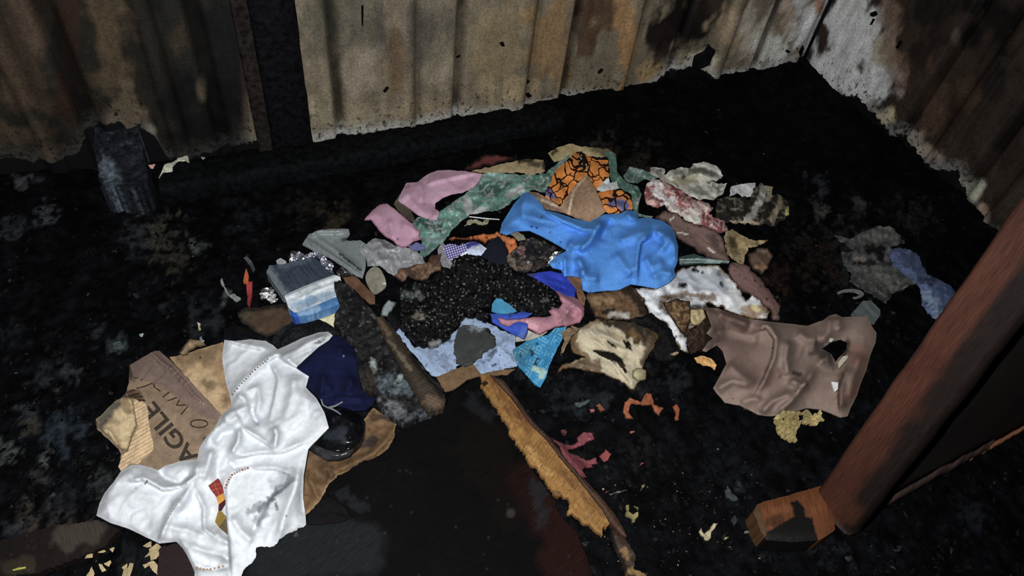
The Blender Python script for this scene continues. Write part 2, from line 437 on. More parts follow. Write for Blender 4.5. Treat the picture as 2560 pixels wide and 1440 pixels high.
    VV = np.vstack([Pw, low, rim]); bi = np.concatenate([be[:, 0], be[:, 1], be[:, 1], be[:, 0]])
    ob = mesh_obj(name, VV, faces, kind, parent, np.vstack([c, c, c[bi]]), np.vstack([pat, pat, pat[bi]]), smooth=kind != 'foil')
    if parent is None: tag(ob, label, cat, group)
    elif label: ob['label'] = label
    if okind == 'stuff': ob['kind'] = 'stuff'
    return ob
def box_between(name, a, b, wdir, w, h, rgb, kind='wood', parent=None, seg=24, jit=.002, stains=None, col=None, rib=None, wseg=5):
    """a timber from a to b (centre line of its upper face), w wide along wdir, h thick"""
    a = np.array(a, float); b = np.array(b, float); ax = b - a; L = np.linalg.norm(ax); ax /= L
    wd_ = np.array(wdir, float); wd_ -= ax * (wd_ @ ax); wd_ /= np.linalg.norm(wd_); nn = np.cross(ax, wd_)
    if nn[2] < 0: nn = -nn
    SEED[0] += 7; s = SEED[0]
    # cross-section ring with rounded corners
    r = min(w, h) * .12; ring = []
    W, Hh = w / 2, h
    for k in range(wseg + 1): ring.append((-W + r + (w - 2 * r) * k / wseg, 0))
    ring.append((W, -r))
    for k in range(1, 4): ring.append((W, -r - (Hh - 2 * r) * k / 3))
    ring.append((W - r, -Hh)); ring.append((-W + r, -Hh)); ring.append((-W, -Hh + r))
    for k in range(1, 4): ring.append((-W, -Hh + r + (Hh - 2 * r) * k / 3))
    ring = np.array(ring); m = len(ring); V = []; pt = []
    for i in range(seg + 1):
        t = i / seg
        for k, (x, zq) in enumerate(ring):
            V.append(a + ax * (L * t) + wd_ * x + nn * zq); pt.append(((x + zq) * 10, t * L * 10))
    V = np.array(V); pt = np.array(pt)
    nz = fbm(pt[:, 0] * 6 + s, pt[:, 1] * 3, s, 3) - .5
    out = V - (a + np.outer((V - a) @ ax, ax)) + nn * h / 2; out /= np.linalg.norm(out, axis=1)[:, None] + 1e-9
    V = V + out * (nz * jit * 2)[:, None]
    if rib: V = V + out * (rib[0] * (np.abs(np.sin(pt[:, 1] / 10 * math.pi / rib[1] + 2 * nz)) ** .6 - .6))[:, None]
    faces = []
    for i in range(seg):
        for k in range(m):
            q0 = i * m + k; q1 = i * m + (k + 1) % m; faces.append([q0, q1, q1 + m, q0 + m])
    faces.append(list(range(m))[::-1]); faces.append([seg * m + k for k in range(m)])
    base = col if col is not None else albedo(rgb, (a + b) / 2)
    c = np.tile(base, (len(V), 1)) * (1 + .6 * (fbm(pt[:, 0] * 3, pt[:, 1] * .8, s + 3, 4) - .5))[:, None]
    if stains:
        u, v = proj(V)
        for su, sv, rr, rc in stains:
            w_ = sstep(0, .5, 1 - np.hypot(u - su, v - sv) / rr + (fbm(u / 20, v / 20, s, 3) - .5))
            c = c * (1 - w_[:, None]) + albedo(rc, (a + b) / 2) * w_[:, None]
    return mesh_obj(name, V, faces, kind, parent, c, pt)

# ------------------------------------------------------------------ the room: corrugated walls
def wall_material():
    m, nt, b = nodes('sooty_painted_sheet_metal'); L = nt.links.new
    at = N(nt, 'ShaderNodeAttribute', attribute_name='Col'); ed = N(nt, 'ShaderNodeAttribute', attribute_name='edge')
    pa = N(nt, 'ShaderNodeAttribute', attribute_name='pat')
    def noise(sx, sy, det=5.0, rough=.62):
        mp = N(nt, 'ShaderNodeMapping'); mp.inputs['Scale'].default_value = (sx, sy, 1); L(pa.outputs['Vector'], mp.inputs['Vector'])
        n = N(nt, 'ShaderNodeTexNoise', i_Scale=1.0, i_Detail=det, i_Roughness=rough); L(mp.outputs[0], n.inputs['Vector']); return n.outputs['Fac']
    def rangev(f, a, bq, c, d):
        r = N(nt, 'ShaderNodeMapRange'); L(f, r.inputs['Value'])
        for k, q in zip(('From Min', 'From Max', 'To Min', 'To Max'), (a, bq, c, d)): r.inputs[k].default_value = q
        return r.outputs[0]
    def m2(op, a, bb):
        q = N(nt, 'ShaderNodeMath', operation=op)
        for i, w in enumerate((a, bb)):
            if isinstance(w, (int, float)): q.inputs[i].default_value = w
            else: L(w, q.inputs[i])
        return q.outputs[0]
    streak = rangev(noise(30, 4), .3, .7, .82, 1.14); grain = rangev(noise(150, 120, 6.0, .75), .32, .68, .55, 1.35); blot = rangev(noise(26, 14, 6.0, .7), .35, .68, .68, 1.2)
    sc1 = N(nt, 'ShaderNodeVectorMath', operation='SCALE'); L(at.outputs['Color'], sc1.inputs[0]); L(m2('MULTIPLY', m2('MULTIPLY', streak, grain), blot), sc1.inputs['Scale'])
    # flaking lower edge: bare pale rim, then char
    sp_ = N(nt, 'ShaderNodeSeparateXYZ'); L(ed.outputs['Vector'], sp_.inputs[0])
    e = m2('ADD', sp_.outputs[0], m2('MULTIPLY', m2('SUBTRACT', noise(38, 38, 6.0, .7), .5), .075))
    pale = rangev(e, .012, .055, 1, 0)
    pn = m2('MULTIPLY', pale, rangev(noise(60, 60), .36, .52, .0, .8))
    pm = m2('MULTIPLY', pn, sp_.outputs[1])
    mx = N(nt, 'ShaderNodeMix', data_type='RGBA'); L(pm, mx.inputs['Factor']); L(sc1.outputs[0], mx.inputs['A']); mx.inputs['B'].default_value = (.55, .55, .52, 1)
    # soot flecks near the edge
    fl = m2('MULTIPLY', rangev(noise(62, 45, 4.0), .585, .61, 0, 1), rangev(e, .03, .2, 1, 0))
    ch = m2('MAXIMUM', m2('MULTIPLY', fl, .85), m2('LESS_THAN', e, .002))
    mx2 = N(nt, 'ShaderNodeMix', data_type='RGBA'); L(ch, mx2.inputs['Factor']); L(mx.outputs['Result'], mx2.inputs['A']); mx2.inputs['B'].default_value = (.004, .004, .005, 1)
    L(mx2.outputs['Result'], b.inputs['Base Color']); b.inputs['Roughness'].default_value = .62; b.inputs['Specular IOR Level'].default_value = .2
    bp = N(nt, 'ShaderNodeBump', i_Strength=.35, i_Distance=.002); L(noise(150, 150), bp.inputs['Height']); L(bp.outputs[0], b.inputs['Normal'])
    return m
WALLM = wall_material()
BACK_EDGE = [(-300, 430), (0, 395), (100, 402), (195, 385), (220, 330), (300, 300), (345, 312), (352, 365), (395, 352), (420, 400), (520, 382), (640, 352), (770, 358), (800, 356), (850, 345), (900, 336), (1000, 326),
             (1110, 300), (1165, 292), (1250, 288), (1300, 278), (1390, 268), (1430, 246), (1500, 247), (1545, 252), (1610, 228), (1655, 192), (1720, 168), (1755, 170), (1785, 203), (1880, 182), (1960, 160), (1990, 158), (2035, 188)]
RIGHT_EDGE = [(2040, 196), (2080, 245), (2110, 240), (2140, 240), (2190, 290), (2228, 335), (2270, 345), (2300, 392), (2350, 425), (2394, 428), (2410, 520), (2450, 575), (2520, 650), (2640, 760)]
# paint and soot colours as photographed: u, v, ru, rv, colour, strength
WB = [(1000, 120, 900, 400, (112, 102, 82), 1), (850, 60, 160, 110, (84, 80, 66), .8), (1050, 70, 130, 100, (78, 74, 66), .7), (900, 170, 60, 70, (128, 118, 98), .9),
      (1120, 180, 60, 60, (126, 116, 94), .8), (860, 290, 160, 50, (128, 118, 94), .7), (990, 110, 24, 150, (100, 80, 56), .8), (1080, 270, 140, 30, (128, 112, 84), .5),
      (1240, 110, 90, 150, (116, 100, 72), .8), (1370, 130, 70, 150, (118, 92, 58), .8), (1300, 220, 110, 40, (132, 116, 86), .7), (1470, 80, 40, 110, (62, 44, 30), .85),
      (1500, 40, 60, 70, (66, 46, 30), .8), (1570, 100, 40, 140, (122, 92, 56), .9), (1610, 190, 60, 40, (120, 98, 62), .8), (1700, 50, 95, 95, (14, 10, 9), 1), (1655, 100, 40, 50, (22, 16, 13), .9),
      (1790, 20, 50, 60, (24, 18, 15), .85), (1830, 70, 50, 70, (112, 96, 76), .8), (1760, 150, 60, 30, (132, 124, 106), .8), (1900, 90, 60, 90, (120, 112, 100), .8), (1930, 120, 50, 45, (128, 130, 122), .9),
      (1970, 40, 30, 60, (120, 104, 92), .7), (2040, 60, 70, 130, (140, 138, 130), .95), (2045, 12, 24, 34, (92, 56, 34), .9), (1850, 190, 60, 20, (140, 142, 140), .8),
      (480, 150, 140, 420, (32, 28, 23), 1), (60, 150, 90, 300, (70, 56, 42), .9), (170, 120, 40, 300, (42, 26, 19), .9), (270, 120, 75, 220, (76, 62, 42), .9), (310, 270, 70, 70, (92, 78, 60), .8),
      (400, 60, 50, 120, (34, 33, 28), .9), (440, 110, 55, 60, (62, 50, 38), .7), (470, 160, 60, 50, (30, 30, 28), .8), (560, 120, 70, 280, (20, 20, 20), 1), (500, 300, 110, 110, (12, 12, 13), .95), (505, 230, 16, 60, (100, 90, 70), .5),
      (440, 270, 70, 60, (17, 17, 18), .95), (560, 300, 70, 60, (10, 10, 11), .95), (250, 260, 50, 40, (30, 24, 19), .8), (365, 340, 30, 30, (110, 106, 92), .8), (60, 340, 120, 50, (56, 46, 34), .7), (615, 100, 14, 240, (62, 44, 36), .6)]
WR = [(2300, 300, 900, 900, (36, 27, 22), 1), (2070, 170, 70, 60, (146, 146, 140), 1), (2110, 220, 60, 40, (146, 146, 140), 1), (2140, 120, 90, 150, (150, 150, 144), 1), (2110, 60, 60, 110, (146, 146, 140), 1), (2160, 210, 110, 70, (150, 150, 142), .95), (2210, 120, 40, 50, (112, 106, 84), .8),
      (2230, 40, 40, 60, (92, 74, 62), .7), (2250, 170, 40, 80, (84, 66, 52), .75), (2215, 290, 40, 30, (132, 122, 96), .9), (2330, 40, 80, 90, (16, 12, 11), .9), (2300, 130, 50, 80, (22, 16, 13), .8),
      (2390, 100, 16, 40, (76, 66, 58), .6), (2330, 260, 50, 120, (62, 46, 34), .7), (2420, 300, 70, 120, (30, 20, 16), .7), (2320, 380, 60, 36, (120, 104, 90), .8), (2290, 350, 30, 30, (100, 92, 80), .7),
      (2430, 470, 50, 40, (142, 140, 124), .9), (2460, 540, 26, 44, (128, 110, 92), .9), (2490, 60, 90, 160, (9, 8, 8), .95), (2420, 220, 30, 90, (56, 40, 28), .5), (2520, 330, 60, 120, (26, 20, 18), .7), (2540, 470, 60, 50, (44, 38, 33), .7), (2480, 560, 30, 40, (16, 14, 13), .6)]
def wall_sheet(axis, lo, hi, plane, ribs, edge_px, blobs, parent, paleamt, seedv, normal):
    blobs = [(a_, b_, c_, d_, tuple(int(q * .93) for q in e_), f_) for a_, b_, c_, d_, e_, f_ in blobs]
    s_ = np.arange(lo, hi + 1e-6, .007); zr = np.concatenate([np.arange(-.02, 1.15, .009), np.arange(1.2, 2.45, .12)])
    S, Z = np.meshgrid(s_, zr)
    off = np.zeros_like(s_)
    for c, amp, hw in ribs: off += amp * sstep(hw + .013, hw, np.abs(s_ - c))
    off = off + .004 * (fbm(s_ * 7, s_ * 0, seedv, 2) - .5)
    D = plane - np.tile(off, (len(zr), 1)) + .006 * (fbm(S * 5, Z * 3, seedv, 3) - .5)
    V = np.stack([S, D, Z], -1) if axis == 'x' else np.stack([D, S, Z], -1)
    V = V.reshape(-1, 3); n0, n1 = S.shape
    i = np.arange(n0 * n1).reshape(n0, n1); q = np.stack([i[:-1, :-1], i[:-1, 1:], i[1:, 1:], i[1:, :-1]], -1).reshape(-1, 4)
    ep = np.array(edge_px, float)
    pw = unp_y(ep[:, 0], ep[:, 1], plane) if axis == 'x' else unp_x(ep[:, 0], ep[:, 1], plane)
    k = 0 if axis == 'x' else 1; o = np.argsort(pw[:, k]); ez = np.interp(S.ravel(), pw[o, k], np.clip(pw[o, 2], .01, .4))
    u, v = proj(V); s = S.ravel(); zz = Z.ravel()
    c = np.zeros((len(V), 3)); nz1 = .5 * (fbm(s * 26, zz * 7, seedv + 3, 4) - .5) + .9 * (fbm(s * 17, zz * 15, seedv + 9, 5) - .5)
    rib_dark = np.zeros_like(s_)  # darkens grooves and one ridge flank: soot, plus painted shade the ribs lack
    for q0_, amp, hw in ribs: rib_dark = np.maximum(rib_dark, (.86 if amp < 0 else .42) * sstep(hw + .014, hw * .8, np.abs(s_ - q0_ - (.0 if amp < 0 else hw + .012))))
    rib_dark = np.tile(rib_dark, (len(zr), 1)).ravel()
    for bu, bv, ru, rv, rgb, st in blobs:
        cc = np.array([[bu, bv]], float); p = (unp_y(cc[:, 0], cc[:, 1], plane) if axis == 'x' else unp_x(cc[:, 0], cc[:, 1], plane))[0]
        d = np.hypot((u - bu) / ru, (v - bv) / rv)
        w = np.ones(len(V)) if ru >= 800 else sstep(0, .5, 1 - d + nz1 * 1.7) * st
        if (bu, bv, ru) == (480, 150, 140): w = sstep(0, .15, 1 - np.maximum(u - 200, 0) / 460) * 1.0
        c = c * (1 - w[:, None]) + albedo(rgb, p, np.array(normal, float)) * w[:, None]
    c = c * (1 - rib_dark * np.clip(.85 + .9 * nz1, 0, 1))[:, None]
    lowv = np.zeros((len(V), 3)); lowv[:, 0] = zz - ez; lowv[:, 1] = paleamt
    ob = mesh_obj('corrugated_sheet', V, q, WALLM, parent, c, np.stack([s, zz], 1))
    a = ob.data.attributes.new('edge', 'FLOAT_VECTOR', 'POINT'); a.data.foreach_set('vector', lowv.ravel())
    md = ob.modifiers.new('thickness', 'SOLIDIFY'); md.thickness = .0025; md.offset = 0
    return ob
def xw(u, v=150): return float(unp_y(np.array([u * 1.]), np.array([v * 1.]), YW)[0, 0])
def yw(u, v): return float(unp_x(np.array([u * 1.]), np.array([v * 1.]), XW)[0, 1])
wb = tag(empty('wall_back', (0.9, YW, 0)), 'smoke-stained beige corrugated metal wall behind the clothes heap', 'wall', kind='structure')
wr_ = tag(empty('wall_right', (XW, .9, 0)), 'soot-blackened corrugated metal wall meeting the corner on the right', 'wall', kind='structure')
RB = [(xw(838), -.016, .011), (xw(1018), .016, .014), (xw(1150), -.018, .009), (xw(1305), .018, .016), (xw(1425), -.018, .009), (xw(1562), .018, .014), (xw(1690), -.016, .012), (xw(1800), .018, .012), (xw(1895), -.012, .012), (xw(1985), .012, .01)]
RL = [(xw(158), -.02, .018), (xw(390), .016, .015), (xw(512), -.014, .014), (xw(20), .014, .016)]
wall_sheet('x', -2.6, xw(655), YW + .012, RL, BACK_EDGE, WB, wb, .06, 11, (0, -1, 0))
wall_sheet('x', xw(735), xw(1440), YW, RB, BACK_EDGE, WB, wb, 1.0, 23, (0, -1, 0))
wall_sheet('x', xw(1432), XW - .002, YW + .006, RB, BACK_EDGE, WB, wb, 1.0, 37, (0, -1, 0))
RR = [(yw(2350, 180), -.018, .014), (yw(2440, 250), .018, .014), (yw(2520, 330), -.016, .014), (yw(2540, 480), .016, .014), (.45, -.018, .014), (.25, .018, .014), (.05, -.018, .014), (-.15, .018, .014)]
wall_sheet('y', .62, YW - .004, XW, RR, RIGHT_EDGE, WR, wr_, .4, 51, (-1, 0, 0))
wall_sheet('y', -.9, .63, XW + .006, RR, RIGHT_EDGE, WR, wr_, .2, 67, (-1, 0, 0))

# ------------------------------------------------------------------ the floor of burnt debris
fxs = np.arange(-1.9, XW + .02, .0075); fys = np.arange(-.75, YW + .02, .0075)
FX, FY = np.meshgrid(fxs, fys); fz = ground(FX, FY) - .006
vor = ridged(FX * 19, FY * 19, 3, 4); fz = fz + .016 * (vor - .62) + .010 * (fbm(FX * 60, FY * 60, 8, 3) - .5) - .006
FV = np.stack([FX, FY, fz], -1).reshape(-1, 3)
fi = np.arange(FX.size).reshape(FX.shape); fq = np.stack([fi[:-1, :-1], fi[:-1, 1:], fi[1:, 1:], fi[1:, :-1]], -1).reshape(-1, 4)
fu, fv = proj(FV); fc_ = np.tile(np.array([.0022, .0024, .0031]), (len(FV), 1))
fn = fbm(FV[:, 0] * 26, FV[:, 1] * 26, 71, 5)
fc_ *= (.5 + 2.2 * np.clip(fn - .35, 0, 1) ** 1.2 * 2)[:, None]
FLOORP = [(115, 535, 34, (46, 48, 52)), (25, 570, 40, (34, 36, 40)), (400, 590, 70, (52, 50, 44)), (440, 630, 60, (50, 46, 38)), (340, 600, 50, (36, 38, 40)), (490, 615, 26, (62, 66, 66)), (520, 800, 60, (36, 40, 44)), (560, 740, 24, (86, 90, 90)),
          (420, 760, 24, (40, 44, 46)), (290, 870, 34, (56, 62, 66)), (240, 840, 30, (40, 42, 46)), (30, 850, 50, (24, 26, 30)), (120, 930, 60, (36, 40, 44)), (180, 935, 30, (54, 58, 62)), (70, 1035, 40, (50, 54, 58)), (150, 1080, 80, (44, 54, 64)), (200, 1090, 40, (40, 47, 55)),
          (80, 1075, 30, (64, 60, 52)), (20, 1135, 34, (76, 84, 78)), (110, 1150, 24, (92, 94, 94)), (75, 1172, 16, (84, 86, 88)), (110, 1190, 30, (52, 52, 54)), (260, 1200, 60, (54, 58, 58)), (160, 1250, 70, (34, 38, 44)), (70, 1295, 50, (66, 60, 54)), (190, 1340, 70, (62, 56, 50)), (30, 1330, 30, (50, 54, 60)),
          (60, 1420, 60, (44, 36, 26)), (330, 1400, 60, (32, 34, 36)), (280, 410, 36, (46, 52, 58)), (320, 480, 24, (58, 62, 66)), (60, 450, 40, (50, 50, 52)), (1430, 990, 60, (34, 38, 42)), (1500, 1000, 40, (44, 48, 52)), (1330, 930, 40, (40, 44, 48)), (1240, 1020, 40, (38, 42, 46)),
          (1810, 1180, 80, (22, 24, 28)), (1990, 940, 50, (30, 32, 36)), (1840, 1220, 20, (56, 64, 64)), (1600, 930, 60, (38, 38, 38)), (1700, 960, 40, (36, 40, 44)), (2280, 540, 70, (20, 18, 18)), (2060, 530, 30, (52, 50, 48)), (2050, 470, 40, (30, 32, 38)), (2000, 600, 60, (20, 20, 22)), (2150, 510, 20, (44, 44, 46)), (2120, 640, 120, (26, 28, 28)),
          (760, 520, 60, (24, 22, 20)), (840, 560, 50, (46, 38, 28)), (620, 560, 60, (20, 22, 24)), (1940, 700, 60, (34, 22, 18)), (2040, 650, 80, (24, 16, 13)), (1500, 380, 60, (30, 28, 24)), (1600, 400, 60, (28, 24, 20)), (2080, 1390, 60, (28, 30, 36)), (2420, 1290, 60, (24, 26, 32)), (900, 1000, 60, (30, 34, 38)), (1480, 1120, 60, (24, 22, 22)), (1600, 1130, 60, (30, 26, 26))]
fe = fbm(fu / 15, fv / 15, 83, 5)
for pu, pv, pr, rgb in FLOORP:
    p = unp(np.array([pu * 1.]), np.array([pv * 1.]), np.array([.03]))[0]
    w = sstep(0.05, .6, 1 - np.hypot(fu - pu, fv - pv) / pr + (fe - .55) * 2.6) * .85
    fc_ = fc_ * (1 - w[:, None]) + albedo(rgb, p) * .62 * w[:, None]
floor_o = tag(mesh_obj('floor', FV, fq, 'floor', None, fc_, FV[:, :2], origin=np.array([0., 0., 0.])), 'floor of black charred debris and ash', 'floor', kind='structure')
gp = .03
bm_v = [(-4, -4, -.012), (XW + .3, -4, -.012), (XW + .3, YW + .3, -.012), (-4, YW + .3, -.012), (-4, -4, -.06), (XW + .3, -4, -.06), (XW + .3, YW + .3, -.06), (-4, YW + .3, -.06)]
mesh_obj('floor_slab', bm_v, [[0, 1, 2, 3], [7, 6, 5, 4], [0, 4, 5, 1], [1, 5, 6, 2], [2, 6, 7, 3], [3, 7, 4, 0]], 'floor', floor_o, np.tile([.008, .008, .009], (8, 1)), np.zeros((8, 2)), smooth=False)

# ------------------------------------------------------------------ loose char and ash: uncountable crumbs
def flakes(name, label, n, smin, smax, colf, kind, region, power=2.0, lift=.001, seedv=1, where=None):
    r = np.random.default_rng(seedv)
    u = r.uniform(region[0], region[2], n * 3); v = r.uniform(region[1], region[3], n * 3)
    p = unp(u, v, np.full(len(u), .03))
    ok = (p[:, 0] < XW - .03) & (p[:, 1] < YW - .03) & (p[:, 0] > -1.8)
    cl = fbm(u / 60, v / 60, seedv + 2, 3); ok &= cl > r.uniform(.25, .65, len(u))
    if where is not None: ok &= where(u, v)
    u, v = u[ok][:n], v[ok][:n]; n = len(u)
    c = surf(u, v, lift); sz = smin + (smax - smin) * r.uniform(0, 1, n) ** power
    ang = r.uniform(0, 6.283, n); V = []; m = 5
    tx, ty = r.normal(0, .35, n), r.normal(0, .35, n)
    P_ = np.zeros((n, m + 1, 3))
    for k in range(m):
        a = ang + k * 6.283 / m + r.uniform(-.5, .5, n); rr = sz * r.uniform(.45, 1.0, n) * np.where(k % 2 == 0, 1, .7)
        x, y = np.cos(a) * rr, np.sin(a) * rr
        P_[:, k] = c + np.stack([x, y, np.clip(x * tx + y * ty, -.004, .012)], 1)
    P_[:, m] = c + np.stack([np.zeros(n), np.zeros(n), sz * r.uniform(.1, .5, n)], 1)
    b = (np.arange(n) * (m + 1))[:, None]
    f = np.concatenate([b + np.array([[k, (k + 1) % m, m]]) for k in range(m)], 0)
    col = np.repeat(colf(r, n, u, v), m + 1, 0)
    o = mesh_obj(name, P_.reshape(-1, 3), f, kind, None, col, np.zeros((n * (m + 1), 2)), smooth=False)
    return tag(o, label, 'debris', kind='stuff')
def char_col(r, n, u, v):
    g = .0015 + .03 * r.uniform(0, 1, n) ** 9; t = r.uniform(0, 1, n)
    c = np.stack([g * (.9 + .2 * t), g, g * (1.15 - .15 * t)], 1); return c
def ash_col(r, n, u, v):
    g = .03 + .22 * r.uniform(0, 1, n) ** 3; return np.stack([g, g * 1.02, g * 1.02], 1)
flakes('char_flakes', 'black charcoal flakes strewn over the whole floor', 6500, .002, .013, char_col, 'char', (-150, 250, 2700, 1600), 2.2, .001, 3)
def ash_where(u, v): return ~((u > 1400) & (v < 380) & (u < 2250))
flakes('ash_crumbs', 'pale grey ash crumbs scattered among the black char', 420, .0008, .0045, ash_col, 'ash', (-100, 380, 2600, 1500), 2.6, .002, 9, ash_where)
flakes('plaster_specks', 'tiny whitish and yellowish specks sprinkled over the char in front of the batten', 60, .0008, .0035, lambda r, n, u, v: np.outer(.12 + .3 * r.uniform(0, 1, n), [1, .9, .55]), 'paper', (1490, 1180, 1960, 1420), 1.5, .004, 19)

# ------------------------------------------------------------------ charred timbers against the back wall
sv_ = tag(empty('wall_post', (xw(690, 200), YW - .05, 0)), 'burnt black timber post between the wall sheets', 'post')
xa, xb = xw(617, 200), xw(752, 200); pyy = YW - .03
box_between('post_face', (xa * .35 + xb * .65, pyy, 2.35), (xa * .35 + xb * .65, pyy, -.01), (1, 0, 0), (xb - xa) * .8, .05, (3, 3, 4), 'floor', sv_, 60, .003)
box_between('post_rebate', ((xa * .86 + xb * .14), pyy + .02, 2.35), ((xa * .86 + xb * .14), pyy + .02, -.01), (1, 0, 0), (xb - xa) * .34, .04, (12, 9, 8), 'floor', sv_, 60, .002)
zb = .085
a = unp(np.array([395.]), np.array([462.]), np.array([zb]))[0]; b_ = unp(np.array([1420.]), np.array([307.]), np.array([zb]))[0]
a[1] = b_[1] = (a[1] + b_[1]) / 2
bb = tag(empty('charred_beam', ((a + b_) / 2 * np.array([1, 1, 0]))), 'long charred timber beam lying along the foot of the back wall', 'beam')
box_between('beam', a + np.array([0, .05, 0]), b_ + np.array([0, .05, 0]), (0, 1, 0), .1, .085, (6, 7, 8), 'floor', bb, 260, .007, rib=(.0035, .031), wseg=8)
for t in np.linspace(a[0], b_[0], 60): stamp(np.array([[t, a[1] + k, zb] for k in np.arange(0, .1, .006)]))

# ------------------------------------------------------------------ dark boards and stumps on the left
sheet('charred_stump', 'charred black timber stump standing by the back wall at the left', 'stump',
      [(232, 300), (318, 296), (345, 312), (356, 372), (372, 455), (330, 470), (252, 462), (235, 380)], (17, 19, 24), kind='char', res=6, rag=5, th=.1,
      z=lambda u, v: .13 + .05 * sstep(460, 300, v), rough=.008, stains=[([(270, 420), (280, 445)], 34, (62, 70, 78), .8), ([(330, 480)], 20, (60, 64, 68), .7)], streaks=(20, 20, 2, (52, 58, 64), .5))
sheet('fallen_plank', 'dark brown scorched plank in the lower left corner', 'plank',
      [(-60, 1372), (60, 1332), (150, 1312), (250, 1300), (300, 1322), (262, 1368), (180, 1400), (90, 1432), (-40, 1452)], (26, 18, 15), kind='wood', rag=3, th=.02, lift=.004, z='flat', mott=(.4, 60), patrot=-15,
      stains=[([(160, 1345), (235, 1330)], 42, (66, 58, 50), .85), ([(20, 1420), (70, 1410)], 26, (56, 46, 34), .7)], streaks=(20, 20, 2, (70, 62, 54), .4))
sheet('maroon_board', 'dark maroon board fragment beneath the hem of the white shirt', 'board',
      [(394, 1372), (440, 1358), (505, 1380), (540, 1470), (380, 1470), (396, 1420)], (36, 17, 18), kind='wood', rag=1.5, th=.012, lift=.004, z='flat', patrot=70)
for pts, lab in (([(1900, 980), (2010, 920), (2020, 990), (1960, 1010)], 'triangular pale tan flake beside the white shirt hem'),
                 ([(1980, 1030), (2090, 950), (2150, 1000), (2110, 1040), (2120, 1110), (2080, 1160), (2010, 1180), (2000, 1110), (1930, 1140), (1990, 1060)], 'large pale tan flake touching the white shirt'),
                 ([(2040, 1180), (2100, 1230), (2090, 1370), (2030, 1310), (1990, 1240), (1930, 1280), (1900, 1240)], 'forked tan flake next to the maroon board'),
                 ([(1620, 1270), (1700, 1220), (1690, 1300), (1730, 1220), (1780, 1215), (1760, 1290), (1730, 1400), (1620, 1400), (1650, 1300)], 'notched tan flake at the bottom edge of the picture'),
                 ([(1310, 1220), (1360, 1230), (1415, 1310), (1360, 1330), (1330, 1280)], 'curved tan flake beside the notched one'),
                 ([(1150, 1390), (1190, 1320), (1220, 1260), (1260, 1350), (1240, 1400)], 'peaked tan flake at the bottom left edge'),
                 ([(1130, 1150), (1160, 1100), (1235, 1090), (1230, 1140)], 'squarish tan flake left of the others'),
                 ([(1310, 1080), (1330, 1055), (1400, 1040), (1415, 1060)], 'thin pinkish tan flake among the tan flakes'),
                 ([(1455, 1030), (1490, 1005), (1530, 1005), (1500, 1068)], 'small wedge of tan paint topmost of the tan flakes'),
                 ([(1385, 1215), (1470, 1175), (1480, 1210), (1450, 1265), (1400, 1240)], 'lobed tan flake between the curved flake and the notched flake')):
    sheet('paint_flake', lab, 'paint flake', pts, (188, 164, 116), T4, 'paper', 3, 1, 6, .0015, .004, wr=(.0015, 10, 30, 1), group='tan paint flakes at lower left')
sheet('plastic_sliver', 'thin bright yellow plastic sliver at the lower left', 'scrap', [(165, 1300), (250, 1275), (340, 1262), (340, 1280), (260, 1300), (172, 1315)], (176, 176, 60), T4, 'gloss', 2.5, .5, 6, .002, .004)

# ------------------------------------------------------------------ pieces lying lowest in the heap
sheet('cardboard_strip', 'torn tan cardboard strip behind the pink cloth', 'cardboard', [(1270, 370), (1480, 320), (1700, 268), (1860, 240), (2030, 255), (2050, 330), (2040, 370), (1890, 410), (1760, 378), (1600, 385), (1400, 384)],
      (128, 112, 82), R4, 'card', 4, 2, th=.003, stains=[([(1780, 262), (1890, 255)], 9, (20, 18, 16), .9), ([(1890, 300), (1960, 310)], 10, (24, 22, 18), .8), ([(2040, 290), (2060, 320)], 14, (14, 14, 14), .9)], wr=(.003, 40, 10, 3))
sheet('rag_strip', 'dull dark red cloth strip behind the tan cardboard strip', 'cloth', [(1190, 355), (1310, 250), (1400, 190), (1600, 205), (1780, 235), (1600, 275), (1440, 320), (1270, 358)], (86, 42, 42), R4, 'cloth', 4, 2, wr=(.004, 30, 15, 3), edge=(9, (30, 16, 16), (10, 8, 9)))
sheet('cardboard_corner', 'tan cardboard corner piece above the orange print fabric', 'cardboard', [(2080, 180), (2200, 110), (2330, 80), (2400, 105), (2540, 120), (2720, 140), (2800, 200), (2600, 220), (2420, 190), (2260, 230), (2140, 272)],
      (126, 112, 78), R4, 'card', 4, 1.5, stains=[([(2120, 190), (2160, 150)], 7, (18, 16, 14), .9), ([(2600, 130), (2780, 190)], 22, (60, 52, 40), .8)], wr=(.004, 30, 20, 2))
sheet('singed_card', 'singed brown card under the black sheet left of the brush handle', 'cardboard', [(140, 1040), (200, 975), (420, 960), (640, 930), (760, 1050), (840, 1050), (620, 1220), (440, 1290), (300, 1200), (180, 1120)],
      (70, 54, 40), R6, 'card', 5, 2, wr=(.004, 40, 20, 2), edge=(10, (30, 26, 22)), stains=[([(200, 1040)], 26, (66, 62, 48), .7)])
sheet('black_sheeting', 'crumpled dull black sheeting behind the navy cloth', 'sheeting', [(520, 1280), (640, 1180), (760, 1100), (860, 1035), (960, 1080), (1090, 1120), (1200, 1200), (1240, 1280), (1150, 1330), (900, 1400), (560, 1430), (470, 1380)],
      (24, 25, 29), R6, 'gchar', 5, 1.5, wr=(.008, 36, -30, 2))
sheet('black_plastic_edge', 'glossy black plastic strip above the white shirt collar', 'plastic', [(0, 1200), (120, 1150), (300, 1210), (460, 1290), (580, 1400), (420, 1440), (0, 1430)], (15, 16, 20), R6, 'gloss', 5, 1, wr=(.006, 40, 25, 3), folds=[([(60, 1200), (300, 1250), (480, 1340)], .012, 6)])
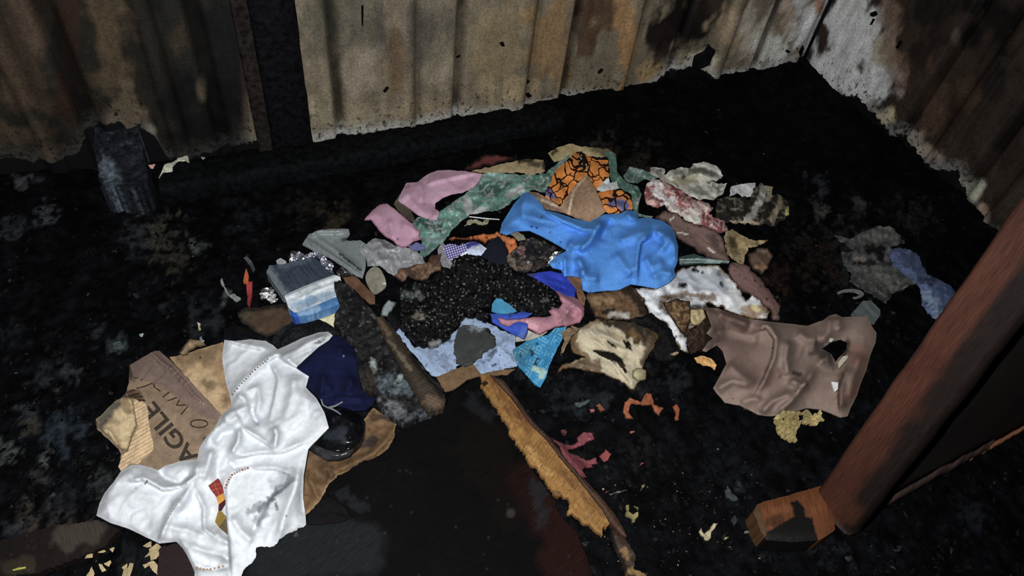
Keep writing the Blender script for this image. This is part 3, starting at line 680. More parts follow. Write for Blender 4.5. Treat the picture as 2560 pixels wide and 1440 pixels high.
# cardboard carton with writing
fb = sheet('cardboard_carton', 'flattened brown cardboard carton with black FRAGILE print and handwriting', 'carton',
      [(415, 240), (560, 150), (690, 85), (760, 75), (1000, 310), (1200, 530), (1440, 780), (1500, 1000), (1400, 1250), (1150, 1420), (800, 1480), (420, 1480), (310, 1400), (330, 1240), (300, 1180), (170, 1060), (60, 960), (40, 860), (200, 700), (380, 560), (420, 400)],
      (134, 112, 88), T1, 'card', 5, 1.2, th=.005, lift=.02, z='flat', mott=(.2, 70),
      stains=[([(560, 130), (460, 250), (430, 330)], 26, (50, 40, 36), .9), ([(700, 130), (900, 330), (1200, 600)], 40, (98, 74, 62), .6), ([(40, 880), (200, 700), (330, 600)], 20, (44, 42, 42), .9), ([(1300, 950), (1240, 1090)], 12, (120, 96, 80), .5)])
fz_ = float(np.max([v.co.z for v in fb.data.vertices])) + fb.location.z
sheet('back_flap', None, None, [(870, 150), (980, 130), (1100, 90), (1300, 30), (1470, -20), (1560, 200), (1640, 720), (1500, 860), (1430, 770), (1200, 520), (1000, 300)],
      (150, 122, 86), T1, 'card', 5, 1, th=.005, parent=fb, z=fz_ - .008, mott=(.25, 50), stains=[([(1150, 400), (1300, 600), (1450, 740)], 46, (190, 160, 118), .7, 1), ([(1280, 440), (1360, 480)], 14, (110, 88, 64), .8), ([(1500, 640)], 20, (116, 90, 64), .7), ([(1000, 160), (1200, 160), (1440, 40)], 18, (104, 84, 60), .5), ([(1215, 155)], 3, (20, 16, 14), 1, .2)])
tc_ = sheet('torn_corner', None, None, [(80, 950), (40, 860), (120, 780), (260, 640), (360, 590), (440, 620), (480, 720), (500, 900), (440, 1060), (400, 1200), (330, 1190), (250, 1110), (170, 1020)],
      (190, 166, 124), T1, 'paper', 4, 1.5, th=.003, parent=fb, z=fz_ + .004, wr=(.004, 40, 40, 1), folds=[([(100, 950), (200, 990), (260, 1090), (300, 1170)], .012, 7)], stains=[([(380, 640), (400, 760)], 14, (126, 102, 72), .8), ([(60, 880), (150, 780), (240, 680)], 24, (70, 68, 64), .9), ([(200, 860), (300, 880)], 8, (150, 128, 92), .6)], edge=(5, (120, 100, 70)))
sheet('exposed_fluting', None, None, [(470, 640), (500, 600), (590, 660), (625, 720), (640, 900), (700, 1170), (640, 1240), (560, 1300), (540, 1345), (430, 1345), (330, 1440), (300, 1380), (340, 1250), (400, 1210), (450, 1060), (520, 940), (480, 780)],
      (196, 166, 124), T1, 'paper', 2.6, .8, th=.003, parent=tc_, z=fz_ + .002, ribs=(.0016, 8.2, -31), mott=(.08, 40))
sheet('handling_label', None, None, [(380, 540), (440, 505), (540, 520), (600, 640), (520, 640), (460, 600), (410, 610)], (104, 82, 60), T1, 'card', 3, 1, th=.002, parent=fb, z=fz_ + .004, ribs=(.001, 9, -12),
      stains=[([(400, 545), (490, 515)], 4, (50, 34, 24), .9, .2), ([(415, 580), (520, 560)], 5, (50, 34, 24), .9, .2), ([(450, 605), (560, 590)], 5, (44, 30, 22), .9, .2), ([(520, 630), (590, 640)], 5, (44, 30, 22), .9, .2)])
def strokes(name, polys, width, frame, rgb, zf, parent, label=None):
    V = []; Fq = []
    for pl in polys:
        p = np.array(fr(frame, pl)); w = width / 2
        q = ragged(p, 2.0, 0, 1)[:None]
        pts = [p[0]]
        for i in range(len(p) - 1):
            L = np.hypot(*(p[i + 1] - p[i])); k = max(1, int(L / 2.5)); pts += [p[i] + (p[i + 1] - p[i]) * j / k for j in range(1, k + 1)]
        pts = np.array(pts); t = np.gradient(pts, axis=0); t /= np.hypot(t[:, 0], t[:, 1])[:, None] + 1e-9; nn = np.stack([-t[:, 1], t[:, 0]], 1)
        ww = w * (.8 + .4 * vnoise(pts[:, 0] / 5, pts[:, 1] / 5, 3))[:, None]
        A, B = pts + nn * ww, pts - nn * ww; o = len(V)
        PA = unp(A[:, 0], A[:, 1], zf(A[:, 0], A[:, 1])); PB = unp(B[:, 0], B[:, 1], zf(B[:, 0], B[:, 1]))
        V += list(PA) + list(PB); n = len(pts)
        Fq += [[o + i, o + i + 1, o + n + i + 1, o + n + i] for i in range(n - 1)]
    V = np.array(V); c = albedo(rgb, V.mean(0))
    ob = mesh_obj(name, V, Fq, 'print', parent, np.tile(c, (len(V), 1)), np.zeros((len(V), 2)), smooth=False)
    if label and parent is not None: ob['label'] = label
    return ob
zl = lambda u, v: np.full(np.shape(u), fz_ + .0015)
th_ = np.linspace(0, 2 * math.pi, 22)
for hw in ([[(1205 + 96 * math.cos(t), 896 + 44 * math.sin(t)) for t in th_]], [[(850, 640), (930, 610), (1003, 590), (950, 690), (1092, 685), (1000, 795)]], [[(795, 600), (850, 555), (905, 520)]],
           [[(500, 500), (600, 475), (700, 430), (790, 370), (830, 300)]], [[(690, 440), (760, 440), (848, 465)]], [[(690, 440), (705, 490), (770, 530)]], [[(690, 220), (650, 290), (600, 360), (550, 410)]], [[(590, 230), (640, 190), (700, 210), (740, 200)]], [[(480, 385), (520, 380)]], [[(1350, 1040), (1260, 1060), (1250, 1110)]]):
    strokes('marker_stroke', hw, 3.2, T1, (58, 44, 32), zl, fb, 'black marker pen stroke')
# printed word
cu = bpy.data.curves.new('print_text', 'FONT'); cu.body = 'FRAGILE'; cu.size = 1.0; cu.offset = .022
to = bpy.data.objects.new('print_text', cu); COL.objects.link(to)
bpy.context.view_layer.update(); dg = bpy.context.evaluated_depsgraph_get()
tm = bpy.data.meshes.new_from_object(to.evaluated_get(dg))
tv = np.array([v.co[:2] for v in tm.vertices]); tf = [list(p.vertices) for p in tm.polygons]
bpy.data.objects.remove(to); bpy.data.curves.remove(cu); bpy.data.meshes.remove(tm)
xA, xE = tv[:, 0].min(), tv[:, 0].max(); hgt = tv[:, 1].max()
org = np.array([1395., 1500.]); dirv = np.array([690., 640.]) - org; Lw = np.hypot(*dirv); dirv /= Lw; upv = np.array([dirv[1], -dirv[0]])
tp = org + np.outer((tv[:, 0] - xA) / (xE - xA) * Lw * 1.0, dirv) + np.outer(tv[:, 1] / hgt * 195., upv)
tp = np.array(fr(T1, tp)); tk = ~np.zeros(len(tp), bool)
P3 = unp(tp[:, 0], tp[:, 1], np.full(len(tp), fz_ + .0012))
lt = mesh_obj('printed_word', P3, tf, 'print', fb, np.tile(albedo((62, 54, 46), P3.mean(0)), (len(P3), 1)), np.zeros((len(P3), 2)), smooth=False)
lt['label'] = 'bold black printed word FRAGILE'
sheet('packing_tape', None, None, [(430, 235), (700, 78), (760, 78), (900, 200), (1200, 520), (1440, 790), (1400, 860), (1200, 800), (900, 560), (640, 420), (460, 360)], (150, 126, 116), T1, 'tape', 2.6, .6, sm=0, th=.0006, parent=fb, z=fz_ + .0035,
      folds=[([(660, 90), (740, 170), (880, 270), (1050, 450), (1150, 580), (1240, 650)], .009, 6.5), ([(660, 90), (740, 170), (880, 270), (1050, 450), (1150, 580), (1240, 650)], .0018, 6.5, 'w'), ([(860, 150), (1000, 300), (1160, 480), (1440, 780)], .004, 4)], wr=(.0015, 16, 50, 3))
sheet('scorched_flap', 'curled scrap of scorched card above the carton', 'cardboard', [(980, 100), (1030, 20), (1100, -60), (1240, -40), (1280, 10), (1180, 30), (1100, 70), (1060, 120), (1010, 120)], (150, 128, 92), T1, 'card', 4, 1.2, lift=.012, wr=(.004, 20, 30, 1), folds=[([(1000, 110), (1060, 20), (1120, -40)], .012, 8)], edge=(4, (80, 64, 44)))
sheet('cardboard_sheet', 'crushed brown cardboard with torn corrugated edge right of the white shirt', 'cardboard',
      [(500, 560), (640, 600), (800, 640), (900, 540), (930, 400), (1000, 320), (1080, 360), (1150, 420), (1130, 520), (1090, 590), (1010, 655), (930, 700), (830, 740), (760, 770), (690, 850), (660, 900), (640, 940), (600, 980), (545, 1030), (480, 1000), (460, 800)],
      (118, 88, 56), S4, 'card', 5, 2, th=.004, wr=(.007, 40, -35, 2), stains=[([(1000, 380), (1060, 370), (1100, 400)], 12, (50, 36, 24), .8), ([(930, 560), (1000, 540)], 18, (26, 28, 38), .8), ([(560, 620), (680, 660)], 24, (96, 70, 50), .7), ([(640, 720), (700, 760)], 16, (80, 58, 36), .7)],
      folds=[([(720, 760), (850, 690), (1000, 620), (1100, 520), (1130, 440)], .016, 10), ([(560, 780), (600, 860), (640, 940)], .012, 6), ([(640, 730), (700, 720), (715, 790), (670, 840)], .012, 6)], edge=(5, (160, 128, 84)), streaks=(50, 26, 2.2, (66, 48, 30), .7))
# translucent container, wrap, foil, disc
sheet('container_lid', 'cracked grey translucent plastic container lid behind the paint brush', 'lid', [(860, 250), (900, 190), (1000, 150), (1150, 135), (1320, 135), (1330, 190), (1290, 250), (1330, 265), (1440, 255), (1520, 300), (1500, 380), (1500, 540), (1470, 660), (1380, 620), (1240, 520), (1100, 430), (960, 370), (830, 300)],
      (128, 136, 138), R6, 'clear', 4, 1, th=.003, lift=.012, folds=[([(930, 200), (1150, 350), (1300, 460), (1460, 575)], .014, 4, 's'), ([(870, 240), (1000, 330), (1200, 460), (1440, 620)], .012, 5), ([(900, 200), (1000, 160), (1320, 150)], .012, 6)], stains=[([(1230, 400), (1330, 480), (1450, 570)], 4, (14, 16, 18), .95, .4), ([(1175, 195)], 3, (10, 12, 16), 1, .2), ([(1240, 250), (1310, 240)], 5, (30, 32, 30), .8)], mott=(.12, 50), streaks=(12, 40, 1.6, (170, 178, 180), .6))
sheet('plastic_wrap', 'crinkled clear plastic wrap between the lid and the pink cloth', 'plastic bag', [(1440, 370), (1520, 280), (1600, 230), (1700, 250), (1800, 310), (1900, 330), (2000, 350), (2100, 420), (2135, 510), (2040, 510), (1900, 560), (1820, 640), (1740, 600), (1650, 530), (1520, 530), (1500, 440)],
      (146, 148, 152), R6, 'clear', 3.5, 1.5, th=.0015, lift=.006, wr=(.013, 20, 35, 1.6), mott=(.2, 20), stains=[([(1700, 280)], 26, (96, 84, 86), .6), ([(1630, 235)], 3, (10, 10, 12), 1, .2)], streaks=(70, 20, 1.8, (204, 206, 212), .8))
sheet('plastic_bag', 'frayed pale plastic shreds below the gingham scrap', 'plastic bag', [(900, 1200), (960, 1130), (1010, 1180), (1040, 1300), (1075, 1370), (1060, 1410), (960, 1380), (920, 1300)], (150, 148, 156), R4, 'clear', 3, 1.5, th=.0015, lift=.012, wr=(.01, 12, 70, 2))
sheet('round_disc', 'beige round plastic disc beside the lid', 'disc', [(1500, 620), (1540, 560), (1600, 530), (1660, 560), (1700, 640), (1725, 720), (1700, 770), (1600, 830), (1560, 800), (1500, 700)], (122, 118, 102), R6, 'card', 4, .4, th=.004, lift=.01, round_=True, z='flat', stains=[([(1695, 717)], 3, (210, 210, 200), 1, .1)])
sheet('brown_card', 'small brown card tucked under the charred ribbed plank', 'cardboard', [(1235, 615), (1400, 640), (1490, 740), (1600, 850), (1600, 930), (1540, 930), (1400, 800), (1290, 700)], (86, 60, 40), R6, 'card', 4, 1, lift=.006, wr=(.003, 30, 40, 2))
sheet('crumpled_paper', 'scorched crumpled brown paper above the black char lump', 'paper', [(1800, 640), (1840, 570), (1940, 550), (2010, 510), (2140, 500), (2200, 420), (2290, 400), (2290, 480), (2300, 560), (2200, 600), (2160, 660), (2080, 680), (1960, 640), (1880, 700)],
      (112, 86, 66), R6, 'paper', 3.5, 2.5, lift=.008, wr=(.012, 16, 60, 2), mott=(.3, 25), stains=[([(2180, 430), (2250, 460)], 18, (62, 38, 32), .8), ([(1950, 570), (2000, 620)], 12, (40, 30, 26), .8)], edge=(4, (60, 42, 32)), streaks=(40, 18, 2.2, (56, 40, 32), .8))
for pts, rgb, lab in (([(360, 810), (400, 760), (520, 750), (550, 800), (570, 890), (510, 930), (470, 890), (400, 890)], (235, 235, 240), 'crumpled silver foil left of the paint brush'),
                      ([(680, 440), (720, 370), (800, 380), (860, 400), (960, 375), (1040, 390), (1100, 460), (1160, 500), (1150, 570), (1180, 620), (1090, 580), (960, 440), (840, 470), (700, 500)], (190, 190, 196), 'crinkled silver foil behind the paint brush bristles'),
                      ([(1180, 600), (1240, 540), (1300, 580), (1380, 620), (1300, 640), (1230, 650)], (150, 150, 150), 'sliver of silver foil beside the brown card')):
    sheet('foil_piece', lab, 'foil', pts, rgb, R6, 'foil', 4.2, 2, 8, .0012, .01, wr=(.011, 9, 30, 1), group='crumpled silver foil pieces')
sheet('foil_piece', 'crumpled silver foil tucked under the bright blue cloth', 'foil', [(190, 1200), (230, 1130), (240, 1080), (320, 1030), (385, 1030), (350, 1060), (280, 1130), (260, 1180)], (215, 215, 215), R5, 'foil', 4.2, 2, 8, .0012, .012, wr=(.011, 8, 30, 1), group='crumpled silver foil pieces')
sheet('plastic_shred', 'small whitish plastic shred at the corner of the bristles', 'plastic', [(555, 470), (600, 445), (660, 480), (650, 510), (570, 515)], (150, 155, 160), R6, 'gloss', 3, 1, th=.002, lift=.03)
sheet('cream_card', 'cream card corner showing beneath the brush handle', 'card', [(880, 1060), (960, 1030), (1230, 910), (1225, 1000), (1165, 1060), (1195, 1195), (1090, 1125), (1000, 1085)], (214, 206, 160), R6, 'paper', 4, .5, lift=.008)
# wide paint brush
br = empty('paint_brush', tuple(unp(np.array([770.]), np.array([730.]), np.array([0.03]))[0])); tag(br, 'wide flat paint brush with dark bristles, white ferrule and blue handle', 'paint brush')
zbr = float(np.percentile(rest(np.array([700., 760, 820, 780]), np.array([700., 700, 700, 760])), 80)) + .03
sheet('bristles', None, None, [(445, 600), (480, 525), (660, 500), (800, 470), (930, 432), (985, 460), (1060, 540), (1165, 620), (920, 710), (680, 820), (620, 840), (590, 800), (510, 690)], (52, 62, 76), R6, 'bristle', 4, 2, 6, .028, parent=br, z=zbr, patrot=-38, wr=(.003, 5, 32, 8), mott=(.3, 12),
      stains=[([(480, 580), (560, 720), (640, 820)], 14, (106, 116, 122), .8), ([(600, 520), (900, 450)], 12, (84, 98, 110), .6), ([(760, 620), (960, 560)], 30, (48, 56, 70), .6)])
fer_ = sheet('ferrule', None, None, [(640, 845), (680, 818), (920, 712), (1170, 622), (1230, 640), (1240, 690), (1190, 820), (1195, 850), (1000, 930), (790, 1010), (740, 1020), (680, 960)], (188, 194, 198), R6, 'metalpaint', 3, .5, th=.03, parent=br, z=zbr + .005,
      folds=[([(650, 855), (930, 740), (1190, 640)], .007, 4), ([(690, 920), (950, 800), (1200, 700)], .004, 3)], stains=[([(760, 960), (900, 900), (1050, 860), (1160, 830)], 18, (120, 150, 176), .7, 1.2), ([(690, 840), (900, 770), (1000, 740)], 8, (150, 158, 164), .8), ([(900, 900), (960, 880)], 12, (92, 128, 160), .7, 1)])
sheet('handle', None, None, [(690, 985), (730, 1010), (790, 1000), (1000, 915), (1195, 830), (1225, 930), (1100, 985), (960, 1030), (860, 1062), (750, 1075), (700, 1040)], (70, 118, 170), R6, 'gloss', 3, .5, th=.026, parent=br, z=zbr + .002, puff=(.004, 6), stains=[([(700, 1010), (760, 1060)], 10, (34, 76, 170), .9), ([(800, 1020), (900, 990), (980, 960)], 12, (140, 170, 196), .7, 1.2)])
rs = empty('red_stick', tuple(unp(np.array([620.]), np.array([720.]), np.array([0.03]))[0])); tag(rs, 'small red and orange stick standing out of the char at left', 'stick')
sheet('red_end', None, None, [(245, 700), (300, 695), (295, 820), (280, 900), (270, 960), (245, 930), (250, 860), (235, 780)], (150, 50, 54), R6, 'gloss', 3, .6, th=.012, parent=rs, z=.06, stains=[([(260, 850), (270, 950)], 8, (110, 36, 40), .6)])
sheet('orange_tip', None, None, [(205, 690), (220, 600), (235, 555), (260, 620), (255, 700)], (176, 84, 40), R6, 'wood', 3, .4, th=.01, parent=rs, z=.065)
sheet('grey_shard', 'pale grey plastic shard curving above the red stick', 'shard', [(205, 440), (240, 425), (290, 470), (330, 560), (310, 600), (280, 540), (240, 480)], (72, 74, 78), R6, 'gloss', 3, .6, th=.003, lift=.01)

# ------------------------------------------------------------------ back of the heap: pink, green, orange print, papers
sheet('green_plastic', 'crinkled green plastic bag between the pink cloth and the blue cloth', 'plastic bag',
      [(1380, 400), (1500, 385), (1650, 400), (1860, 420), (2050, 400), (2110, 340), (2200, 270), (2300, 190), (2330, 240), (2240, 330), (2130, 420), (2130, 540), (2050, 600), (1900, 570), (1700, 680), (1620, 760), (1500, 790), (1240, 830), (1130, 930), (1040, 1020), (960, 1130), (900, 1180), (780, 1280), (720, 1260), (740, 1120), (650, 980), (640, 900), (700, 850), (900, 880), (930, 800), (1100, 680), (1190, 620), (1300, 520)],
      (92, 134, 122), R4, 'clear', 3.6, 2, th=.0015, lift=.012, wr=(.012, 18, -35, 1.6), mott=(.35, 22),
      stains=[([(1400, 560), (1540, 560), (1620, 480)], 22, (44, 82, 72), .8), ([(700, 900), (800, 920), (900, 960)], 14, (30, 62, 54), .8, 1.3), ([(1220, 680), (1240, 760)], 14, (190, 200, 206), .8), ([(1680, 620), (1780, 560)], 12, (196, 206, 210), .9), ([(1240, 830), (1340, 790), (1400, 780)], 9, (210, 220, 222), .9), ([(820, 1080), (920, 1100)], 12, (150, 176, 176), .7), ([(1950, 480), (2040, 440)], 24, (50, 92, 72), .7), ([(1440, 420), (1700, 440)], 18, (128, 158, 150), .7, 1.3)], streaks=(160, 22, 2.2, (186, 204, 202), .85))
bt = sheet('green_ribbon', 'twisted green plastic strip right of the orange print fabric', 'plastic', [(760, 150), (830, 145), (870, 200), (875, 320), (960, 420), (1060, 450), (1095, 520), (1070, 600), (1060, 700), (1200, 720), (1180, 740), (1040, 720), (1010, 640), (1000, 520), (900, 470), (830, 420), (800, 330), (800, 220)],
      (66, 100, 88), R5, 'clear', 3.2, 1.2, th=.0015, lift=.012, wr=(.01, 14, 60, 2.5), mott=(.3, 20), stains=[([(1060, 610), (1080, 570), (1120, 680), (1190, 720)], 6, (170, 184, 182), .8)], streaks=(40, 20, 1.8, (150, 172, 166), .7))
sheet('green_netting', 'crumpled green plastic film beside the red and white cloth', 'plastic', [(930, 360), (990, 270), (1090, 300), (1200, 340), (1260, 360), (1200, 400), (1120, 390), (1060, 420), (960, 410)], (72, 104, 92), R5, 'clear', 3.2, 1.5, th=.0015, lift=.014, wr=(.009, 12, 20, 2), stains=[([(1000, 290), (1080, 330)], 5, (140, 160, 156), .8)], streaks=(30, 20, 1.8, (150, 170, 164), .7))
sheet('singed_wrap', 'grey scorched plastic under the left side of the pink cloth', 'plastic', [(440, 720), (500, 620), (560, 560), (620, 760), (660, 860), (640, 910), (560, 850), (480, 780)], (86, 78, 66), R4, 'clear', 4, 1.5, lift=.006, wr=(.006, 16, 60, 2))
sheet('pink_cloth', 'pink cloth with a curved end at the back left of the heap', 'cloth',
      [(490, 680), (540, 560), (580, 495), (690, 490), (790, 410), (900, 365), (1020, 360), (1200, 372), (1385, 402), (1350, 470), (1300, 530), (1180, 590), (1050, 615), (960, 650), (880, 710), (880, 770), (925, 800), (900, 890), (800, 870), (700, 830), (600, 760)],
      (158, 124, 142), R4, 'cloth', 4, .8, th=.003, lift=.016, puff=(.012, 14), folds=[([(760, 530), (900, 490), (1050, 455), (1200, 420), (1380, 403)], .010, 12, 's'), ([(690, 490), (740, 560), (740, 700)], .008, 8), ([(790, 420), (800, 480), (760, 530)], -.006, 6), ([(880, 700), (860, 780), (800, 860)], -.006, 7), ([(560, 580), (640, 700), (760, 820)], .006, 9)], wr=(.003, 30, 20, 2), stains=[([(760, 725)], 3, (90, 50, 60), 1, .2), ([(560, 550), (600, 530)], 4, (120, 70, 84), .7)], mott=(.08, 40))
sheet('pink_scrap', 'separate pink cloth scrap nearest the clear plastic wrap', 'cloth',
      [(130, 885), (200, 800), (290, 730), (370, 712), (450, 770), (540, 850), (640, 930), (715, 1020), (710, 1060), (740, 1080), (660, 1110), (600, 1160), (530, 1175), (470, 1150), (440, 1105), (360, 1070), (280, 990), (240, 930), (200, 885)],
      (164, 126, 146), R4, 'cloth', 4, .8, th=.003, lift=.016, puff=(.012, 14), folds=[([(400, 880), (420, 980), (440, 1100)], .008, 7), ([(520, 930), (600, 960), (700, 1020)], .008, 8), ([(200, 800), (320, 860), (400, 960)], .004, 9)], mott=(.08, 40), stains=[([(480, 1090)], 3, (60, 30, 40), 1, .2), ([(650, 1100), (720, 1070)], 7, (120, 90, 106), .6)], edge=(3, (130, 84, 100)))
sheet('blue_thread_patch', 'scrap of violet and blue netting below the pink scrap', 'cloth', [(600, 1170), (680, 1130), (760, 1150), (780, 1190), (700, 1210), (640, 1200)], (84, 88, 130), R4, 'cloth', 3, 1.5, th=.002, lift=.012, wr=(.005, 9, 10, 1))
sheet('print_fabric', 'orange and brown cell-print fabric with cream dots at the top of the heap', 'fabric',
      [(380, 260), (430, 210), (490, 150), (550, 140), (610, 180), (680, 215), (790, 215), (805, 300), (800, 370), (770, 420), (700, 470), (860, 480), (920, 490), (980, 540), (1010, 600), (1010, 660), (940, 690), (800, 690), (700, 640), (560, 640), (380, 620), (310, 610), (230, 540), (230, 490), (280, 410), (290, 350), (330, 300)],
      (198, 102, 24), R5, 'wax', 3.6, 1, th=.003, lift=.018, puff=(.012, 14), wr=(.008, 26, 65, 2), patrot=25, mott=(.15, 30),
      stains=[([(840, 600), (900, 600), (950, 640)], 16, (40, 70, 120), .9, .6), ([(250, 500), (290, 540)], 13, (34, 60, 110), .9, .6), ([(330, 580)], 12, (40, 26, 18), .6)])
sheet('white_scrap', 'pale green-white plastic scrap between the orange print and the brown paper', 'plastic', [(690, 480), (740, 420), (800, 375), (810, 420), (870, 410), (890, 470), (800, 480), (740, 500)], (160, 176, 176), R5, 'gloss', 3, 1, th=.002, lift=.01, wr=(.006, 12, 40, 1))
sheet('brown_paper', 'brown paper cone standing against the orange print fabric', 'paper', [(600, 345), (640, 400), (690, 500), (740, 600), (770, 680), (700, 740), (620, 775), (500, 730), (400, 690), (240, 660), (100, 520), (70, 500), (160, 510), (300, 590), (360, 640), (430, 540), (500, 440)],
      (124, 98, 76), R5, 'paper', 4, .8, th=.002, lift=.016, folds=[([(605, 345), (540, 420), (470, 540), (440, 690)], .010, 7), ([(610, 360), (680, 520), (750, 660)], .006, 10), ([(110, 540), (220, 590), (340, 640)], .008, 5)], stains=[([(605, 350), (480, 490), (440, 690)], 4, (170, 150, 124), .7, .4), ([(120, 540), (220, 585), (330, 630)], 4, (172, 158, 138), .7, .4), ([(100, 520), (200, 620), (330, 670)], 12, (74, 58, 48), .7)])
sheet('grey_rag', 'grey-white soot-smeared rag at the back right of the heap', 'cloth', [(1180, 280), (1300, 290), (1290, 350), (1350, 320), (1440, 290), (1530, 290), (1560, 250), (1690, 238), (1780, 280), (1830, 350), (1820, 380), (1700, 410), (1860, 430), (1840, 500), (1760, 560), (1640, 570), (1540, 540), (1440, 480), (1310, 420), (1240, 370), (1170, 320)],
      (140, 138, 130), R5, 'cloth', 3.6, 3, th=.002, lift=.012, wr=(.013, 20, 25, 2.2), mott=(.3, 30), stains=[([(1530, 320), (1650, 310), (1760, 340)], 10, (50, 46, 40), .8, 1), ([(1420, 400), (1560, 380)], 18, (110, 104, 76), .7), ([(1400, 330), (1500, 330)], 10, (60, 56, 48), .6), ([(1600, 480), (1720, 470)], 14, (86, 84, 80), .6), ([(1460, 380), (1480, 370)], 5, (20, 18, 16), .9), ([(1700, 420)], 5, (20, 20, 20), .9, .3)], crumple=True, streaks=(60, 30, 2.5, (70, 66, 58), .8))
sheet('white_paper_scrap', 'angular white paper scrap furthest right behind the heap', 'paper', [(1900, 450), (2000, 430), (2120, 422), (2110, 480), (2080, 540), (2000, 540), (1960, 510), (1885, 540)], (160, 160, 158), R5, 'paper', 3.4, 1.5, lift=.012, wr=(.006, 18, 70, 1.5))
sheet('burnt_cloth', 'black-burnt cloth with yellowed grey folds at the far right of the heap', 'cloth', [(2110, 470), (2180, 430), (2280, 460), (2260, 540), (2330, 510), (2420, 600), (2430, 690), (2380, 740), (2300, 820), (2200, 790), (2000, 790), (1900, 770), (1780, 780), (1760, 640), (1800, 560), (1900, 540), (2080, 560)],
      (26, 23, 20), R5, 'cloth', 3.6, 4, th=.003, lift=.01, puff=(.012, 14), wr=(.014, 22, 70, 2), mott=(.3, 30), stains=[([(2200, 450), (2160, 600), (2100, 690), (2040, 760)], 11, (116, 114, 108), .9, 1), ([(2250, 470), (2240, 560)], 9, (126, 118, 92), .9, .8), ([(2340, 540), (2330, 640), (2270, 740)], 9, (100, 92, 72), .9, 1), ([(2410, 650), (2400, 700)], 7, (130, 122, 60), .9), ([(1900, 770), (2000, 775), (2140, 785)], 5, (128, 112, 92), .9, .6), ([(1840, 640)], 7, (64, 60, 54), .8)], crumple=True, streaks=(40, 36, 3, (96, 92, 80), .7))
sheet('red_white_cloth', 'dark red and white crumpled printed cloth right of the green plastic', 'cloth', [(1110, 500), (1150, 420), (1190, 375), (1280, 400), (1420, 470), (1540, 560), (1640, 590), (1750, 640), (1700, 690), (1740, 730), (1840, 770), (1860, 860), (1800, 870), (1640, 800), (1480, 790), (1480, 720), (1380, 690), (1300, 620), (1240, 640), (1130, 600)],
      (104, 58, 58), R5, 'cloth', 3.2, 3, th=.003, lift=.014, puff=(.01, 10), wr=(.012, 16, 35, 2.5), mott=(.25, 20), stains=[([(1150, 450), (1200, 390), (1270, 460)], 8, (190, 172, 164), .9, 1.4), ([(1240, 500), (1300, 560), (1380, 570), (1300, 620)], 12, (188, 170, 164), .9, 1.5), ([(1380, 640), (1440, 700), (1600, 760)], 11, (176, 160, 150), .9, 1.5), ([(1480, 740), (1600, 750)], 12, (170, 164, 150), .9, .8), ([(1160, 600), (1220, 600)], 9, (170, 130, 120), .8), ([(1560, 600), (1620, 640), (1700, 650)], 11, (140, 124, 118), .8, 1.3), ([(1520, 680), (1600, 700)], 10, (180, 162, 154), .8, 1.2)], crumple=True, streaks=(90, 22, 3, (172, 152, 146), .8))
sheet('mauve_cloth', 'brownish mauve cloth behind the bright blue cloth', 'cloth', [(1210, 730), (1300, 670), (1400, 690), (1480, 760), (1640, 810), (1780, 860), (1830, 950), (1890, 1120), (1860, 1135), (1700, 1100), (1560, 1000), (1440, 930), (1390, 880), (1330, 780), (1250, 740)],
      (92, 72, 66), R5, 'cloth', 4, 2.5, th=.003, lift=.012, wr=(.006, 34, 35, 2.5), edge=(5, (50, 38, 36)), stains=[([(1320, 780), (1380, 735)], 2.2, (170, 166, 158), .9, .2), ([(1390, 880), (1440, 872), (1510, 885)], 2.2, (176, 170, 160), .9, .2), ([(1690, 1005), (1745, 1050)], 2.4, (176, 168, 158), .9, .2), ([(1700, 900), (1780, 950)], 12, (60, 48, 46), .7)], streaks=(16, 8, 2, (30, 24, 22), .8))
sheet('glass_sheet', 'thin sheet edge with pale green rim beneath the mauve cloth', 'glass', [(1430, 1090), (1560, 1060), (1700, 1100), (1890, 1125), (1880, 1140), (1700, 1140), (1440, 1160)], (40, 54, 52), R5, 'gloss', 3.4, .5, th=.004, lift=.008, stains=[([(1440, 1115), (1600, 1110), (1880, 1132)], 3, (130, 150, 146), .9, .2), ([(1440, 1140), (1600, 1135), (1800, 1136)], 2.5, (120, 140, 136), .8, .2)])
sheet('cream_rag', 'yellowish scorched rag at the right edge of the heap', 'cloth', [(1850, 860), (1900, 830), (1980, 880), (2060, 920), (2140, 950), (2230, 930), (2180, 975), (2060, 1000), (2040, 1060), (2000, 1150), (1930, 1120), (1860, 1050), (1840, 940)], (128, 112, 78), R5, 'cloth', 3.6, 3, th=.003, lift=.012, wr=(.012, 20, 60, 2), mott=(.3, 26), stains=[([(1900, 920), (1940, 980)], 9, (60, 44, 30), .8), ([(1840, 880), (1830, 900)], 5, (180, 174, 158), .8)], crumple=True, streaks=(25, 26, 3, (62, 48, 32), .8))
sheet('brown_rag', 'small brown scorched rag below the yellowish one', 'cloth', [(2050, 1060), (2140, 1010), (2230, 1000), (2280, 1080), (2230, 1200), (2170, 1240), (2090, 1200), (2060, 1130)], (78, 60, 48), R5, 'cloth', 3.6, 2, th=.003, lift=.01, wr=(.01, 18, 40, 2), stains=[([(2140, 1200), (2200, 1210)], 12, (128, 100, 66), .8), ([(2150, 1030), (2230, 1020)], 10, (100, 84, 76), .7)], edge=(6, (30, 22, 18)), crumple=True)
sheet('mauve_strip', 'long mauve-brown cloth strip trailing down right of the white rag', 'cloth', [(1310, 90), (1330, 50), (1450, 70), (1540, 160), (1640, 290), (1700, 370), (1690, 470), (1650, 480), (1620, 400), (1540, 330), (1400, 240), (1340, 170)], (94, 70, 66), R8, 'cloth', 4, 2.5, th=.003, lift=.012, puff=(.008, 10), wr=(.004, 30, 50, 3), edge=(4, (54, 40, 38)), stains=[([(1510, 185)], 4, (20, 16, 16), .9, .3), ([(1600, 320)], 4, (24, 18, 18), .9, .3)], streaks=(24, 8, 1.8, (30, 24, 22), .8))
